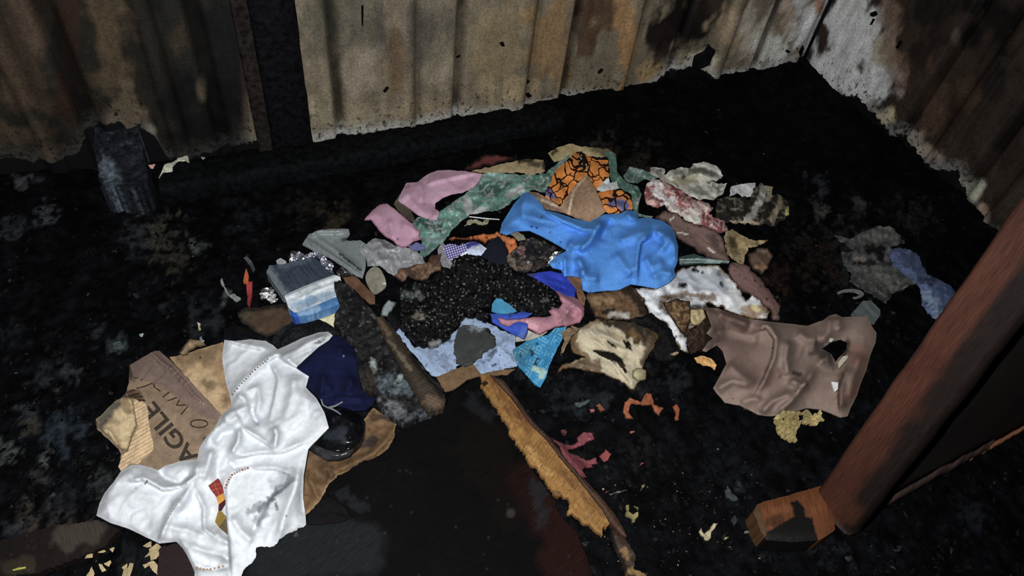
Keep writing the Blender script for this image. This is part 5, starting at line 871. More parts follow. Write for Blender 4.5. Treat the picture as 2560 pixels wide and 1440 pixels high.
# ------------------------------------------------------------------ white shirt
sh = sheet('white_shirt', 'crumpled white short-sleeved shirt lying over the carton in front', 'shirt',
      [(812, 112), (870, 118), (960, 108), (1040, 118), (1085, 140), (1112, 165), (1180, 135), (1250, 100), (1340, 70), (1395, 66), (1420, 85), (1400, 110), (1340, 150), (1280, 205), (1212, 268), (1287, 318), (1270, 378), (1330, 440), (1375, 520), (1400, 605), (1340, 665), (1285, 722), (1272, 790), (1258, 880), (1255, 1000), (1270, 1110), (1272, 1155), (1210, 1200), (1150, 1260), (1110, 1300), (1030, 1310), (1000, 1360), (960, 1420), (940, 1520), (640, 1520), (645, 1420), (625, 1370), (600, 1320), (575, 1280), (540, 1245), (445, 1255), (380, 1225), (300, 1185), (250, 1165), (170, 1140), (92, 1100), (110, 1030), (140, 970), (190, 910), (230, 850), (290, 815), (340, 815), (400, 830), (440, 845), (480, 820), (560, 795), (640, 785), (660, 782), (672, 720), (700, 670), (750, 620), (780, 560), (810, 520), (850, 490), (850, 450), (835, 400), (820, 350), (810, 290), (800, 220), (805, 160)],
      (222, 226, 231), S1, 'knit', 4.2, .5, th=.003, lift=.02, puff=(.018, 16), mott=(.03, 60), soft=6,
      folds=[([(812, 118), (930, 150), (1046, 172)], .010, 14, 's'), ([(850, 425), (930, 330), (1000, 270), (1060, 215)], .010, 9), ([(1040, 240), (1110, 200), (1190, 250), (1285, 320)], .016, 16, 's'), ([(1060, 235), (1110, 330), (1090, 440), (1060, 560)], .014, 14, 's'), ([(1200, 300), (1200, 400), (1150, 560), (1000, 620)], .012, 16), ([(1290, 400), (1220, 540), (1080, 700)], .010, 22),
             ([(880, 420), (920, 440), (980, 560)], .012, 10), ([(930, 400), (1000, 380), (1010, 460), (980, 560)], .010, 9), ([(955, 480), (985, 560), (1000, 585)], -.018, 9), ([(800, 560), (850, 520), (950, 490)], .014, 12), ([(700, 700), (770, 610), (860, 560), (900, 540)], .012, 14), ([(760, 700), (800, 640), (880, 620)], -.010, 10), ([(900, 600), (890, 680), (850, 760)], .016, 9), ([(905, 605), (990, 660), (1090, 725)], .016, 9, 's'), ([(1095, 725), (1105, 640), (1090, 600)], .016, 8), ([(860, 775), (1000, 752), (1140, 745), (1270, 690)], .014, 14, 's'), ([(840, 790), (870, 830), (1000, 810)], -.010, 9),
             ([(1380, 240 - 140), (1300, 120), (1200, 180), (1130, 210)], .010, 6), ([(1330, 150), (1240, 190), (1140, 240)], .008, 6), ([(850, 1440), (838, 1250), (822, 1050), (818, 950), (850, 860)], .014, 22, 's'), ([(850, 870), (960, 835), (1100, 840), (1190, 870)], .012, 12, 's'), ([(1180, 905), (1080, 990), (1000, 1130), (970, 1220)], -.012, 12), ([(1120, 950), (1040, 1080), (1010, 1180)], .010, 10), ([(1230, 820), (1210, 940), (1150, 1100), (1110, 1250)], .012, 14), ([(1240, 960), (1250, 1100)], -.006, 10), ([(850, 1100), (900, 1180), (980, 1250)], .010, 14),
             ([(660, 790), (650, 880), (600, 980), (540, 1090)], .014, 13), ([(740, 720), (720, 820), (690, 900)], .012, 12), ([(560, 1000), (500, 1110), (450, 1240)], .012, 9), ([(270, 910), (360, 900), (470, 960), (580, 940), (660, 880)], .016, 14, 's'), ([(440, 850), (480, 890), (560, 920), (640, 840)], -.012, 9), ([(100, 1090), (220, 1000), (340, 990), (500, 1010)], .008, 22), ([(140, 1000), (210, 900), (300, 850)], .008, 14), ([(640, 950), (690, 1060), (690, 1180), (760, 1230)], .014, 12, 's'), ([(470, 1160), (600, 1180), (700, 1220), (830, 1260)], .010, 14), ([(600, 1260), (700, 1300), (800, 1320), (850, 1370)], .012, 14), ([(560, 1220), (620, 1330), (660, 1400)], .010, 12), ([(760, 1190), (800, 1230), (840, 1260)], .010, 9), ([(780, 760), (770, 860), (800, 960)], -.008, 10), ([(640, 1390), (760, 1400), (850, 1385)], .006, 6)],
      wr=(.004, 30, -50, 2.8), sm=1, fa=2.2, fw=1.2,
      stains=[([(1185, 900), (1130, 945), (1070, 1010), (1020, 1060)], 11, (70, 74, 82), .8, 1.3), ([(980, 1060), (1000, 1045), (960, 1085)], 12, (120, 124, 132), .7, 1.4), ([(1180, 870), (1100, 930)], 20, (164, 168, 176), .6, 1), ([(1000, 1130), (1050, 1060)], 14, (140, 144, 152), .6, 1.2), ([(1100, 1030), (1110, 1065)], 5, (90, 94, 102), .8, .8), ([(985, 1110), (1000, 1130)], 7, (150, 154, 160), .6, 1), ([(1158, 1100)], 2.5, (40, 42, 46), 1, .2), ([(315, 942)], 2.5, (60, 62, 66), 1, .2), ([(365, 918), (378, 905)], 3, (60, 62, 70), 1, .3), ([(1290, 430), (1340, 520)], 16, (186, 190, 202), .5, 1), ([(985, 570), (1000, 590)], 6, (150, 154, 162), .6, 1), ([(1330, 95), (1390, 80)], 8, (150, 150, 146), .5, 1.6), ([(1380, 100), (1320, 130)], 4, (80, 80, 78), .7, 1.8)])
def beads(name, frame, path, step, size, rgb, parent, rgb2=None):
    p = np.array(fr(frame, path)); pts = []
    for i in range(len(p) - 1):
        L = np.hypot(*(p[i + 1] - p[i])); k = max(1, int(L / step)); pts += [p[i] + (p[i + 1] - p[i]) * j / k for j in range(k)]
    pts = np.array(pts); C = surf(pts[:, 0], pts[:, 1], .0005); V = []; Fq = []; cl = []
    r = np.random.default_rng(4)
    for q, c in enumerate(C):
        o = len(V); n = 6; s = size * r.uniform(.7, 1.15)
        for ring, (rr, hz) in enumerate(((1., -.3), (.8, .45))):
            for k in range(n):
                a = k * 6.2832 / n; V.append(c + np.array([math.cos(a) * rr * s, math.sin(a) * rr * s, hz * s]))
        V.append(c + np.array([0, 0, s * .7]))
        Fq += [[o + k, o + (k + 1) % n, o + n + (k + 1) % n, o + n + k] for k in range(n)] + [[o + n + k, o + n + (k + 1) % n, o + 2 * n] for k in range(n)]
        cc = albedo(rgb if rgb2 is None or q % 2 else rgb2, c); cl += [cc] * (2 * n + 1)
    return mesh_obj(name, np.array(V), Fq, 'cloth', parent, np.array(cl), np.zeros((len(V), 2)))
beads('openwork_trim', T2, [(185, 745), (290, 620), (410, 495), (500, 420), (610, 330)], 7.5, .0022, (120, 116, 112), sh)['label'] = 'row of small openwork stitch holes'
beads('beaded_trim', T3, [(880, 380), (905, 310), (960, 225), (1050, 175), (1150, 145), (1210, 130)], 7, .0024, (150, 84, 74), sh, (190, 160, 140))['label'] = 'reddish stitched bead trim'
beads('beaded_trim', T3, [(540, 1340), (620, 1360), (700, 1358), (800, 1335), (900, 1310)], 8, .0022, (186, 150, 120), sh)['label'] = 'tan stitched bead trim'
beads('openwork_trim', S1, [(560, 1010), (510, 1090), (465, 1160), (440, 1230)], 6, .0018, (160, 160, 164), sh)
rb_ = sheet('woven_band', None, None, [(675, 355), (790, 268), (810, 290), (845, 360), (860, 440), (770, 490), (740, 450), (700, 400)], (146, 50, 44), T3, 'cloth', 2.6, .3, th=.002, lift=.004, parent=sh, patrot=20, stains=[([(700, 370), (830, 330)], 1.2, (190, 110, 90), .6, .2), ([(720, 410), (845, 380)], 1.2, (190, 110, 90), .6, .2), ([(745, 320), (800, 470)], 1.2, (190, 110, 90), .6, .2)])
rb_['label'] = 'red checked woven band'
for pts, rgb, lab in (([(770, 492), (860, 442), (876, 520), (800, 582)], (218, 150, 36), 'golden yellow woven band'), ([(800, 582), (876, 522), (876, 570), (828, 650), (795, 650)], (84, 32, 44), 'dark maroon woven band'),
                      ([(795, 655), (825, 658), (885, 715), (888, 745), (800, 850), (757, 790)], (150, 124, 40), 'olive gold woven band'), ([(800, 850), (888, 750), (905, 930), (890, 930)], (112, 92, 62), 'brownish woven band')):
    q_ = sheet('woven_band', None, None, pts, rgb, T3, 'cloth', 2.6, .3, th=.002, lift=.004, parent=sh, mott=(.2, 8)); q_['label'] = lab

# ------------------------------------------------------------------ dark board and tan batten in front
fbz = lambda u, v: .094 - .045 * sstep(900, 1500, np.asarray(u, float))
bd = sheet('burnt_board', 'large black burnt board lying in the foreground', 'board',
      [(600, 1470), (609, 1425), (622, 1412), (640, 1391), (639, 1367), (684, 1367), (699, 1346), (744, 1324), (766, 1312), (830, 1296), (800, 1252), (822, 1211), (845, 1189), (871, 1177), (897, 1159), (939, 1144), (976, 1121), (991, 1095), (1002, 1061), (1066, 1035), (1115, 1012), (1125, 988), (1156, 964), (1197, 941), (1206, 975), (1235, 1012), (1270, 1080), (1300, 1130), (1340, 1190), (1385, 1250), (1400, 1290), (1440, 1330), (1470, 1400), (1500, 1500), (1500, 1640), (620, 1640)],
      (10, 9, 10), None, 'dwood', 6, 3, 16, .016, z=fbz, patrot=50, mott=(.5, 120), rough=.0012,
      stains=[([(680, 1400), (760, 1370), (900, 1380)], 90, (36, 40, 43), .8, .6), ([(1330, 1210), (1400, 1330), (1420, 1420)], 80, (44, 20, 15), .8, .6), ([(1200, 1100), (1280, 1260)], 80, (24, 14, 12), .6, .6), ([(1277, 1280)], 14, (64, 58, 54), .8, .8), ([(860, 1240), (900, 1260)], 24, (40, 42, 46), .6, 1.4), ([(1180, 1000), (1220, 1040)], 22, (34, 36, 40), .7, 1.2), ([(740, 1337)], 6, (90, 92, 94), .8, .8), ([(1345, 1215), (1355, 1300)], 24, (40, 44, 48), .6, 1)], streaks=(40, 8, 1.5, (60, 60, 62), .6))
sheet('cloth_corner', 'dark crumpled cloth corner between the shirt and the burnt board', 'cloth', [(545, 1095), (560, 1040), (640, 940), (720, 920), (820, 1000), (830, 1060), (760, 1085), (640, 1100)], (19, 18, 20), S4, 'cloth', 4.5, 1, th=.003, lift=.004, wr=(.008, 26, 20, 2))
bt = tag(empty('tan_batten', tuple(unp(np.array([1380.]), np.array([1160.]), np.array([.03]))[0])), 'long tan timber batten with peeling face along the right edge of the burnt board', 'batten')
sheet('batten_face', 'pale tan splintered face', None, [(120, 95), (175, 98), (240, 165), (330, 265), (440, 415), (540, 515), (640, 640), (740, 760), (850, 900), (930, 1000), (975, 1085), (950, 1110), (925, 1100), (910, 1175), (870, 1130), (790, 1080), (760, 1050), (690, 1010), (720, 940), (680, 910), (610, 905), (560, 840), (500, 735), (450, 690), (380, 590), (310, 490), (290, 430), (230, 350), (200, 280), (120, 190)],
      (158, 112, 50), S5, 'wood', 3.0, 4.0, 9, .011, parent=bt, z=lambda u, v: fbz(u, v) + .012, patrot=33, mott=(.25, 40), stains=[([(130, 160), (145, 150)], 7, (16, 13, 11), .95, .8), ([(545, 745)], 6, (70, 44, 20), .8, .5), ([(200, 120), (300, 300), (440, 440)], 18, (112, 70, 30), .7, 1), ([(360, 360), (420, 400)], 12, (96, 56, 28), .6), ([(600, 880), (640, 900)], 9, (90, 60, 30), .7, 1), ([(640, 720), (800, 900), (930, 1040)], 12, (112, 74, 34), .6, 1), ([(420, 590), (560, 760)], 10, (196, 148, 76), .6, 1.2)], wr=(.0025, 9, 52, 3), streaks=(60, 16, 1.6, (76, 48, 22), .7))
sheet('batten_rim', 'dark brown rounded edge', None, [(175, 98), (270, 140), (330, 225), (440, 380), (560, 505), (680, 650), (800, 790), (900, 900), (1000, 1020), (1060, 1120), (1085, 1180), (1060, 1170), (980, 1090), (930, 1000), (850, 900), (740, 760), (640, 640), (540, 515), (440, 415), (330, 265), (240, 165)],
      (74, 50, 36), S5, 'wood', 3.2, .6, 10, .017, parent=bt, z=lambda u, v: fbz(u, v) + .018, puff=(.008, 6), patrot=38, mott=(.3, 30), stains=[([(320, 250), (560, 520), (860, 880)], 5, (38, 24, 17), .7, .8)])
sheet('batten_tail', 'burnt splintered end', None, [(990, 1130), (1040, 1130), (1100, 1230), (1145, 1300), (1130, 1390), (1230, 1440), (1250, 1520), (1120, 1520), (1090, 1400), (1060, 1330), (1010, 1220)], (62, 48, 38), S5, 'wood', 4, 2.5, 10, .02, parent=bt, z=lambda u, v: fbz(u, v) - .008, patrot=60, stains=[([(1070, 1270), (1090, 1310)], 12, (150, 112, 66), .8, 1.2), ([(1130, 1410), (1210, 1440)], 16, (150, 118, 62), .8, 1.2)], wr=(.006, 14, 60, 2))

# ------------------------------------------------------------------ right side: brown cloth, grey rag, leaning frame
sheet('grey_cup_shard', 'grey translucent plastic piece behind the brown cloth', 'plastic', [(780, 1190), (880, 1070), (950, 1065), (1030, 1150), (1030, 1190), (980, 1270), (880, 1240)], (80, 86, 88), S7, 'clear', 3.8, 1, th=.003, lift=.016, wr=(.005, 30, 30, 2))
th2 = np.linspace(-2.9, 1.2, 26)
ring_out = [(775 + 118 * math.cos(t), 1012 + 44 * math.sin(t)) for t in th2]; ring_in = [(765 + 84 * math.cos(t), 1016 + 24 * math.sin(t)) for t in th2[::-1]]
sheet('plastic_loop', 'small grey plastic loop beside the brown cloth', 'loop', ring_out + ring_in, (84, 82, 80), S7, 'gloss', 3, .4, 8, .003, .016)
sheet('grey_tangle', 'olive-grey ash-covered tangled rag near the right wall', 'cloth', [(640, 500), (760, 540), (860, 490), (1000, 435), (1120, 440), (1210, 500), (1230, 580), (1130, 600), (1180, 700), (1280, 800), (1330, 920), (1250, 960), (1130, 1000), (1080, 1080), (960, 1010), (840, 940), (770, 900), (800, 820), (720, 760), (700, 660), (820, 640), (700, 560)],
      (46, 47, 46), S7, 'wool', 4, 4, 14, .004, .008, rough=.014, mott=(.7, 20), stains=[([(930, 640), (1060, 620), (1030, 690)], 16, (9, 9, 10), .95, 1), ([(900, 520), (1060, 480), (1160, 530)], 22, (70, 68, 64), .6, 1.5), ([(820, 740), (980, 740)], 9, (12, 12, 12), .9, 1.2), ([(1000, 850), (1120, 900)], 26, (68, 70, 62), .6, 1.5), ([(820, 715), (900, 715)], 6, (92, 84, 76), .7, 1)], streaks=(60, 24, 2.5, (84, 84, 80), .6))
sheet('blue_wool', 'blue-grey fluffy wool strip beside the leaning timber', 'wool', [(1110, 640), (1200, 610), (1290, 640), (1370, 690), (1390, 770), (1440, 850), (1540, 890), (1640, 940), (1680, 1020), (1600, 1130), (1530, 1230), (1470, 1180), (1400, 1090), (1380, 960), (1310, 870), (1220, 820), (1150, 760)],
      (56, 66, 92), S7, 'wool', 3.6, 3, 12, .006, .012, puff=(.02, 14), rough=.010, mott=(.4, 18), stains=[([(1430, 1040), (1500, 1100), (1530, 1200)], 20, (82, 96, 112), .7, 1.2), ([(1380, 900), (1480, 900)], 16, (26, 32, 44), .7, 1.3), ([(1580, 980), (1640, 1020)], 22, (44, 56, 86), .7, 1), ([(1430, 1090)], 7, (14, 18, 28), .9, .8)], streaks=(60, 18, 3, (84, 96, 118), .5))
bc = sheet('brown_cloth', 'brown knit garment with a burnt hole lying at the right', 'garment',
      [(1120, 700), (1160, 640), (1200, 610), (1150, 570), (1190, 520), (1150, 420), (1140, 380), (1240, 390), (1340, 430), (1480, 470), (1600, 485), (1740, 500), (1900, 520), (2010, 480), (2060, 445), (2110, 430), (2160, 455), (2280, 450), (2340, 450), (2380, 520), (2415, 570), (2410, 640), (2370, 740), (2340, 850), (2300, 950), (2270, 1040), (2230, 1120), (2200, 1190), (2150, 1200), (2080, 1170), (2000, 1140), (1900, 1130), (1780, 1160), (1640, 1190), (1540, 1180), (1400, 1110), (1290, 1090), (1230, 1020), (1200, 980), (1250, 890), (1300, 800), (1270, 700), (1230, 660), (1150, 710)],
      (116, 98, 88), R8, 'knit', 4.5, .8, th=.003, lift=.02, puff=(.016, 18), soft=5, mott=(.1, 60), holes=[[(2010, 690), (2080, 640), (2150, 620), (2200, 640), (2190, 700), (2130, 760), (2110, 790), (2080, 730)]],
      folds=[([(1500, 560), (1600, 530), (1660, 620), (1640, 760), (1580, 900), (1520, 1010)], .022, 12, 's'), ([(1760, 620), (1740, 760), (1760, 900)], .014, 12), ([(1660, 1180), (1780, 1080), (1880, 950), (1960, 830)], .014, 9), ([(1760, 920), (1860, 960), (1900, 940)], .012, 8), ([(1560, 1170), (1640, 1080), (1800, 1010)], .012, 10), ([(1260, 560), (1400, 600), (1540, 640)], -.012, 16), ([(1220, 420), (1340, 470), (1480, 520)], .012, 10), ([(1300, 800), (1400, 880), (1520, 960)], .010, 12), ([(2060, 450), (2060, 560), (2000, 640)], .010, 12), ([(2130, 450), (2140, 560)], .008, 10), ([(2190, 820), (2140, 980), (2140, 1150)], .016, 14, 's'), ([(2300, 720), (2240, 900), (2200, 1080)], .012, 14), ([(1820, 560), (1900, 620), (1980, 620)], .010, 12), ([(1980, 800), (2040, 760), (2070, 720)], .010, 8), ([(1220, 990), (1340, 930), (1480, 960)], .010, 9), ([(1400, 1100), (1480, 1060), (1560, 1070)], .008, 9)],
      wr=(.003, 44, -50, 2.4), sm=1, fa=2.9, fw=1.35, stains=[([(1320, 700), (1440, 820), (1560, 900)], 44, (100, 76, 70), .5, .6), ([(1300, 420), (1420, 490)], 26, (80, 56, 50), .7, .8), ([(1160, 400), (1230, 520), (1180, 650)], 20, (60, 44, 40), .7, 1), ([(1960, 700), (2060, 740), (2080, 800)], 18, (58, 52, 50), .8, 1.2), ([(2200, 640), (2180, 740)], 12, (30, 26, 24), .8, .8), ([(1800, 870), (1850, 880)], 7, (40, 30, 28), .8, .8), ([(1690, 840), (1700, 900)], 10, (80, 62, 58), .7, 1.2), ([(2280, 700), (2330, 840), (2260, 1000)], 30, (128, 86, 70), .5, .6), ([(2160, 900), (2160, 1100)], 18, (70, 48, 42), .6, .8)])
for pts, rgb, lab in (([(2140, 830), (2130, 790), (2170, 745), (2200, 740), (2200, 760), (2160, 810)], (190, 184, 160), 'cream peg-shaped bit under the hole of the brown garment'), ([(2080, 935), (2130, 940), (2130, 990), (2110, 1010), (2090, 970)], (196, 204, 206), 'white plastic bit on the brown garment'), ([(2060, 630), (2070, 610), (2100, 615), (2085, 635)], (190, 186, 176), 'tiny white bit at the rim of the burnt hole')):
    sheet('white_bit', lab, 'scrap', pts, rgb, R8, 'gloss', 2.5, .5, 6, .004, .004)
# scattered coloured scraps in front
SC = [('orange_scrap', 'forked rusty orange foam scrap in front of the cream cloth', [(1070, 280), (1110, 250), (1180, 280), (1210, 220), (1250, 225), (1270, 300), (1330, 320), (1300, 370), (1270, 340), (1250, 300), (1180, 300), (1110, 290), (1100, 350), (1130, 390), (1080, 390), (1060, 340)], (150, 82, 48)),
      ('orange_scrap', 'small orange scrap left of the forked one', [(880, 300), (905, 290), (940, 330), (910, 350)], (122, 70, 46)),
      ('orange_scrap', 'upright orange strip right of the forked orange scrap', [(1390, 310), (1420, 290), (1440, 330), (1430, 400), (1405, 400), (1410, 350)], (146, 74, 42)),
      ('pink_scrap_chip', 'tiny pink chip beside the small orange scrap', [(840, 330), (870, 325), (868, 348), (845, 350)], (170, 92, 92)),
      ('melted_plastic', 'lacy dull-red melted plastic right of the tan batten', [(580, 520), (660, 560), (720, 570), (760, 545), (750, 520), (800, 480), (850, 480), (870, 530), (830, 540), (790, 570), (740, 590), (690, 600), (700, 620), (760, 640), (820, 670), (880, 650), (890, 690), (850, 700), (860, 715), (800, 720), (790, 740), (820, 780), (790, 785), (720, 710), (650, 620), (640, 580)], (138, 72, 80)),
      ('melted_plastic', 'rounded coral plastic blob at the end of the lacy red plastic', [(900, 640), (930, 620), (945, 595), (985, 625), (960, 670), (930, 680)], (164, 82, 78)),
      ('melted_plastic', 'small star-shaped red plastic bit above the lacy one', [(645, 470), (670, 460), (690, 475), (680, 500), (660, 505)], (110, 58, 62)),
      ('pink_scrap_chip', 'coral chip on the char right of the lacy red plastic', [(1105, 480), (1140, 468), (1138, 482), (1110, 492)], (176, 96, 88)),
      ('pink_scrap_chip', 'small pink curl on the char further in front', [(1170, 710), (1180, 685), (1210, 685), (1190, 695)], (146, 78, 100)),
      ('pink_scrap_chip', 'dull pink sliver beside the white splinter', [(930, 885), (945, 870), (975, 870), (955, 888)], (124, 66, 86)),
      ('white_splinter', 'thin white splinter beside the tan batten', [(965, 893), (1020, 878), (1085, 865), (1040, 885), (975, 897)], (170, 164, 146)),
      ('yellow_flake', 'square ring-shaped yellowish paint flake near the end of the batten', [(1075, 970), (1100, 965), (1100, 1010), (1125, 1025), (1160, 1005), (1165, 1040), (1140, 1060), (1140, 1085), (1115, 1090), (1120, 1060), (1075, 1040), (1080, 1010)], (150, 138, 84)),
      ('yellow_flake', 'yellowish flake above the ring-shaped flake', [(1130, 970), (1165, 985), (1165, 1000), (1140, 985)], (176, 168, 104)),
      ('yellow_flake', 'elongated yellowish flake left of the black hollow', [(1175, 870), (1185, 830), (1205, 825), (1205, 848), (1185, 860)], (140, 130, 84)),
      ('cream_flake', 'v-shaped cream flake in front of the leaning timber foot', [(1565, 1150), (1580, 1120), (1600, 1160), (1630, 1130), (1660, 1090), (1695, 1090), (1680, 1110), (1650, 1150), (1640, 1195), (1610, 1205), (1590, 1180)], (184, 172, 130)),
      ('yellow_flake', 'small curved yellowish flake right of the v-shaped one', [(1728, 1195), (1740, 1178), (1765, 1180), (1745, 1200)], (170, 164, 104)),
      ('white_stick', 'short white stick left of the leaning timber foot', [(1868, 1140), (1945, 1135), (1947, 1153), (1872, 1155)], (126, 128, 130)),
      ('grey_shell', 'curved grey shell-like shard on the char', [(1735, 870), (1765, 845), (1790, 890), (1820, 910), (1830, 940), (1790, 940), (1750, 920)], (60, 68, 68)),
      ('grey_shell', 'pale bluish shard on the char near the teal cloth', [(735, 285), (790, 280), (830, 260), (850, 270), (810, 300), (770, 318), (740, 305)], (76, 88, 92))]
for nm, lab, pts, rgb in SC:
    sheet(nm, lab, 'scrap', pts, rgb, S5, 'paper' if 'flake' in nm or 'orange' in nm else 'gloss', 2.6, 1.4, 6, .003, .006, wr=(.003, 9, 30, 1.2), mott=(.2, 12), edge=(1.6, tuple(int(x * .6) for x in rgb)))
for pts, lab in (([(1660, 1200), (1700, 1170), (1780, 1150), (1860, 1170), (1890, 1150), (1940, 1180), (2000, 1140), (2020, 1220), (1980, 1250), (1900, 1250), (1860, 1240), (1820, 1300), (1820, 1380), (1760, 1380), (1690, 1320), (1670, 1260)], 'crumbly yellow foam patch below the brown garment'),):
    sheet('yellow_foam', lab, 'foam', pts, (152, 134, 82), R8, 'ash', 3, 4, 10, .006, .006, rough=.006, mott=(.3, 12), holes=[[(1840, 1180), (1880, 1180), (1870, 1220), (1840, 1230)], [(1710, 1210), (1740, 1200), (1735, 1230)], [(1780, 1290), (1800, 1290), (1795, 1320)]])
for pts, rgb, lab in (([(1120, 135), (1140, 85), (1200, 70), (1240, 40), (1300, 25), (1310, 70), (1280, 60), (1230, 60), (1190, 100), (1195, 130), (1130, 140), (1100, 175)], (176, 170, 140), 'pale torn paint chip by the charred stump'), ([(1025, 92), (1075, 85), (1060, 110), (1040, 108)], (170, 126, 116), 'small pinkish chip next to the pale torn chip'), ([(1390, 35), (1420, 38), (1400, 52)], (190, 196, 196), 'tiny white chip right of the pale torn chip')):
    sheet('paint_chip', lab, 'paint chip', pts, rgb, (0, 380, 2.769), 'paper', 2.5, 1, 6, .003, .012, wr=(.004, 9, 30, 1))
for pts, rgb, lab in (([(1520, 890), (1540, 870), (1560, 930), (1590, 990), (1620, 980), (1665, 1010), (1640, 1035), (1600, 1005), (1570, 980)], (120, 126, 124), 'crumbly grey-white ash strip left of the red stick'), ([(1360, 1180), (1385, 1185), (1390, 1220), (1375, 1230), (1372, 1205)], (170, 164, 130), 'small cream curl on the char above the carton'), ([(1380, 1290), (1395, 1280), (1410, 1305), (1390, 1312)], (130, 144, 154), 'bluish grey chip above the scorched card scrap'), ([(965, 1260), (990, 1255), (985, 1268), (970, 1272)], (150, 166, 160), 'tiny greenish white chip on the left char'), ([(780, 1320), (830, 1305), (860, 1345), (830, 1370), (790, 1360)], (58, 68, 70), 'grey-blue scale on the left char')):
    sheet('ash_chip', lab, 'ash', pts, rgb, (0, 380, 2.769), 'ash', 2.6, 1.5, 6, .004, .004, wr=(.004, 9, 30, 1))
sheet('black_flake', 'black charred flake stuck upright against the wall base', 'char flake', [(1730, 160), (1735, 140), (1755, 130), (1770, 110), (1790, 125), (1775, 155), (1740, 172)], (4, 4, 5), None, 'char', 4, 2, 10, .01, z=lambda u, v: .127 + (170 - v) * .00165, do_stamp=False)

# leaning frame
cpos = np.array([0, 0, CAMH])
foot = unp(np.array([2072.]), np.array([1290.]), np.array([.075]))[0]; top = at_dist(2655, 500, 1.32)
fr_ = tag(empty('leaning_frame', (foot[0], foot[1], 0)), 'reddish brown timber frame with dark panel leaning up at the right edge', 'frame')
axv = top - foot; axv /= np.linalg.norm(axv); toc = cpos - (foot + top) / 2; toc /= np.linalg.norm(toc)
side = np.cross(axv, toc); side /= np.linalg.norm(side)
if side @ R[:, 0] < 0: side = -side          # towards picture right
nf = np.cross(side, axv); nf /= np.linalg.norm(nf)
if nf @ toc < 0: nf = -nf
def slab(name, p0, p1, wv, w, nv, t, rgb, rgb2=None, stains=None, seg=40, jit=.002):
    """board from p0 to p1, w wide along wv, t thick away from nv, own grain"""
    SEED[0] += 5; s = SEED[0]; p0 = np.array(p0); p1 = np.array(p1); L = np.linalg.norm(p1 - p0); a_ = (p1 - p0) / L
    r = .08 * w; ring = [(-.5 * w, -t), (-.5 * w, -t * .5), (-.5 * w, -r), (-.5 * w + r, 0)] + [(-.5 * w + w * k / 8, 0) for k in range(1, 8)] + [(.5 * w - r, 0), (.5 * w, -r), (.5 * w, -t * .5), (.5 * w, -t)]
    m = len(ring); V = []; pt = []
    for i in range(seg + 1):
        for x, d in ring: V.append(p0 + a_ * L * i / seg + wv * x + nv * d); pt.append((x * 10 + d * 7, L * 10 * i / seg))
    V = np.array(V); pt = np.array(pt); V = V + nv * (jit * 2 * (fbm(pt[:, 0] * 5, pt[:, 1] * 1.2, s, 4) - .5))[:, None] + wv * (jit * 2 * (fbm(pt[:, 0] * .1 + 9, pt[:, 1] * 2, s, 3) - .5))[:, None]
    Fq = [[i * m + k, i * m + (k + 1) % m, (i + 1) * m + (k + 1) % m, (i + 1) * m + k] for i in range(seg) for k in range(m)]
    Fq += [list(range(m)), [seg * m + k for k in range(m)]]
    u, v = proj(V); pc = V.mean(0); c = np.tile(albedo(rgb, pc, nv), (len(V), 1)) * (1 + .9 * (fbm(pt[:, 0] * 4, pt[:, 1] * .5, s + 2, 4) - .5))[:, None]
    if rgb2 is not None:
        k = (pt[:, 0] > w * 10 * .49)[:, None]; c = np.where(k, albedo(rgb2, pc, nv), c)
    if rgb2 is not None:
        k = sstep(.06, .16, pt[:, 0] / (w * 10) + .25 * (fbm(pt[:, 0] * 2, pt[:, 1] * .9, s + 8, 4) - .5))[:, None]; c = c * (1 - k) + albedo(rgb2, pc, nv) * k
    for su, sv, rr, rc, st in stains or ():
        ww = sstep(0, .6, 1 - np.hypot(u - su, v - sv) / rr + (fbm(u / 22, v / 22, s, 3) - .5)) * st; c = c * (1 - ww[:, None]) + albedo(rc, pc, nv) * ww[:, None]
    return mesh_obj(name, V, Fq, 'wood', fr_, c, pt)
nt_ = nf * .93 - side * .36; nt_ /= np.linalg.norm(nt_); st_ = side * .93 + nf * .36
slab('stile', foot, top, st_, .105, nt_, .045, (78, 42, 29), (30, 20, 17), [(2180, 1120, 60, (78, 44, 28), .5), (2280, 1020, 50, (80, 44, 28), .4), (2320, 900, 60, (66, 30, 21), .5), (2100, 1280, 60, (84, 46, 26), .6), (2420, 780, 60, (80, 44, 28), .4)])
p0 = foot + side * .075 - nf * .03; e1 = unp(np.array([2790.]), np.array([945.]), np.array([.02]))[0]; e0 = unp(np.array([2125.]), np.array([1312.]), np.array([.02]))[0]
V = []; n = 40; q_edge = []
for i in range(n + 1):
    t = i / n; b0 = e0 + (e1 - e0) * t + np.array([0, 0, .012 * (fbm(np.array([t * 14.]), np.array([.3]), 3, 3)[0] - .3)])
    q_edge.append(b0)
q_edge = np.array(q_edge); upd = axv * 1.0
Lp = np.linalg.norm(top - foot)
front = q_edge - nf * .0; rows = 12
Vp = np.vstack([q_edge + upd * Lp * r / rows - nf * .02 for r in range(rows + 1)] + [q_edge + upd * Lp * r / rows - nf * .034 for r in range(rows + 1)])
m = n + 1; off = (rows + 1) * m; Fp = []
for r in range(rows):
    for i in range(n):
        Fp.append([r * m + i, r * m + i + 1, (r + 1) * m + i + 1, (r + 1) * m + i]); Fp.append([off + r * m + i, off + (r + 1) * m + i, off + (r + 1) * m + i + 1, off + r * m + i + 1])
for i in range(n): Fp.append([i, off + i, off + i + 1, i + 1]); Fp.append([rows * m + i, rows * m + i + 1, off + rows * m + i + 1, off + rows * m + i])
for r in range(rows): Fp.append([r * m, (r + 1) * m, off + (r + 1) * m, off + r * m]); Fp.append([r * m + n, off + r * m + n, off + (r + 1) * m + n, (r + 1) * m + n])
pn = np.cross(e1 - e0, axv); pn /= np.linalg.norm(pn)
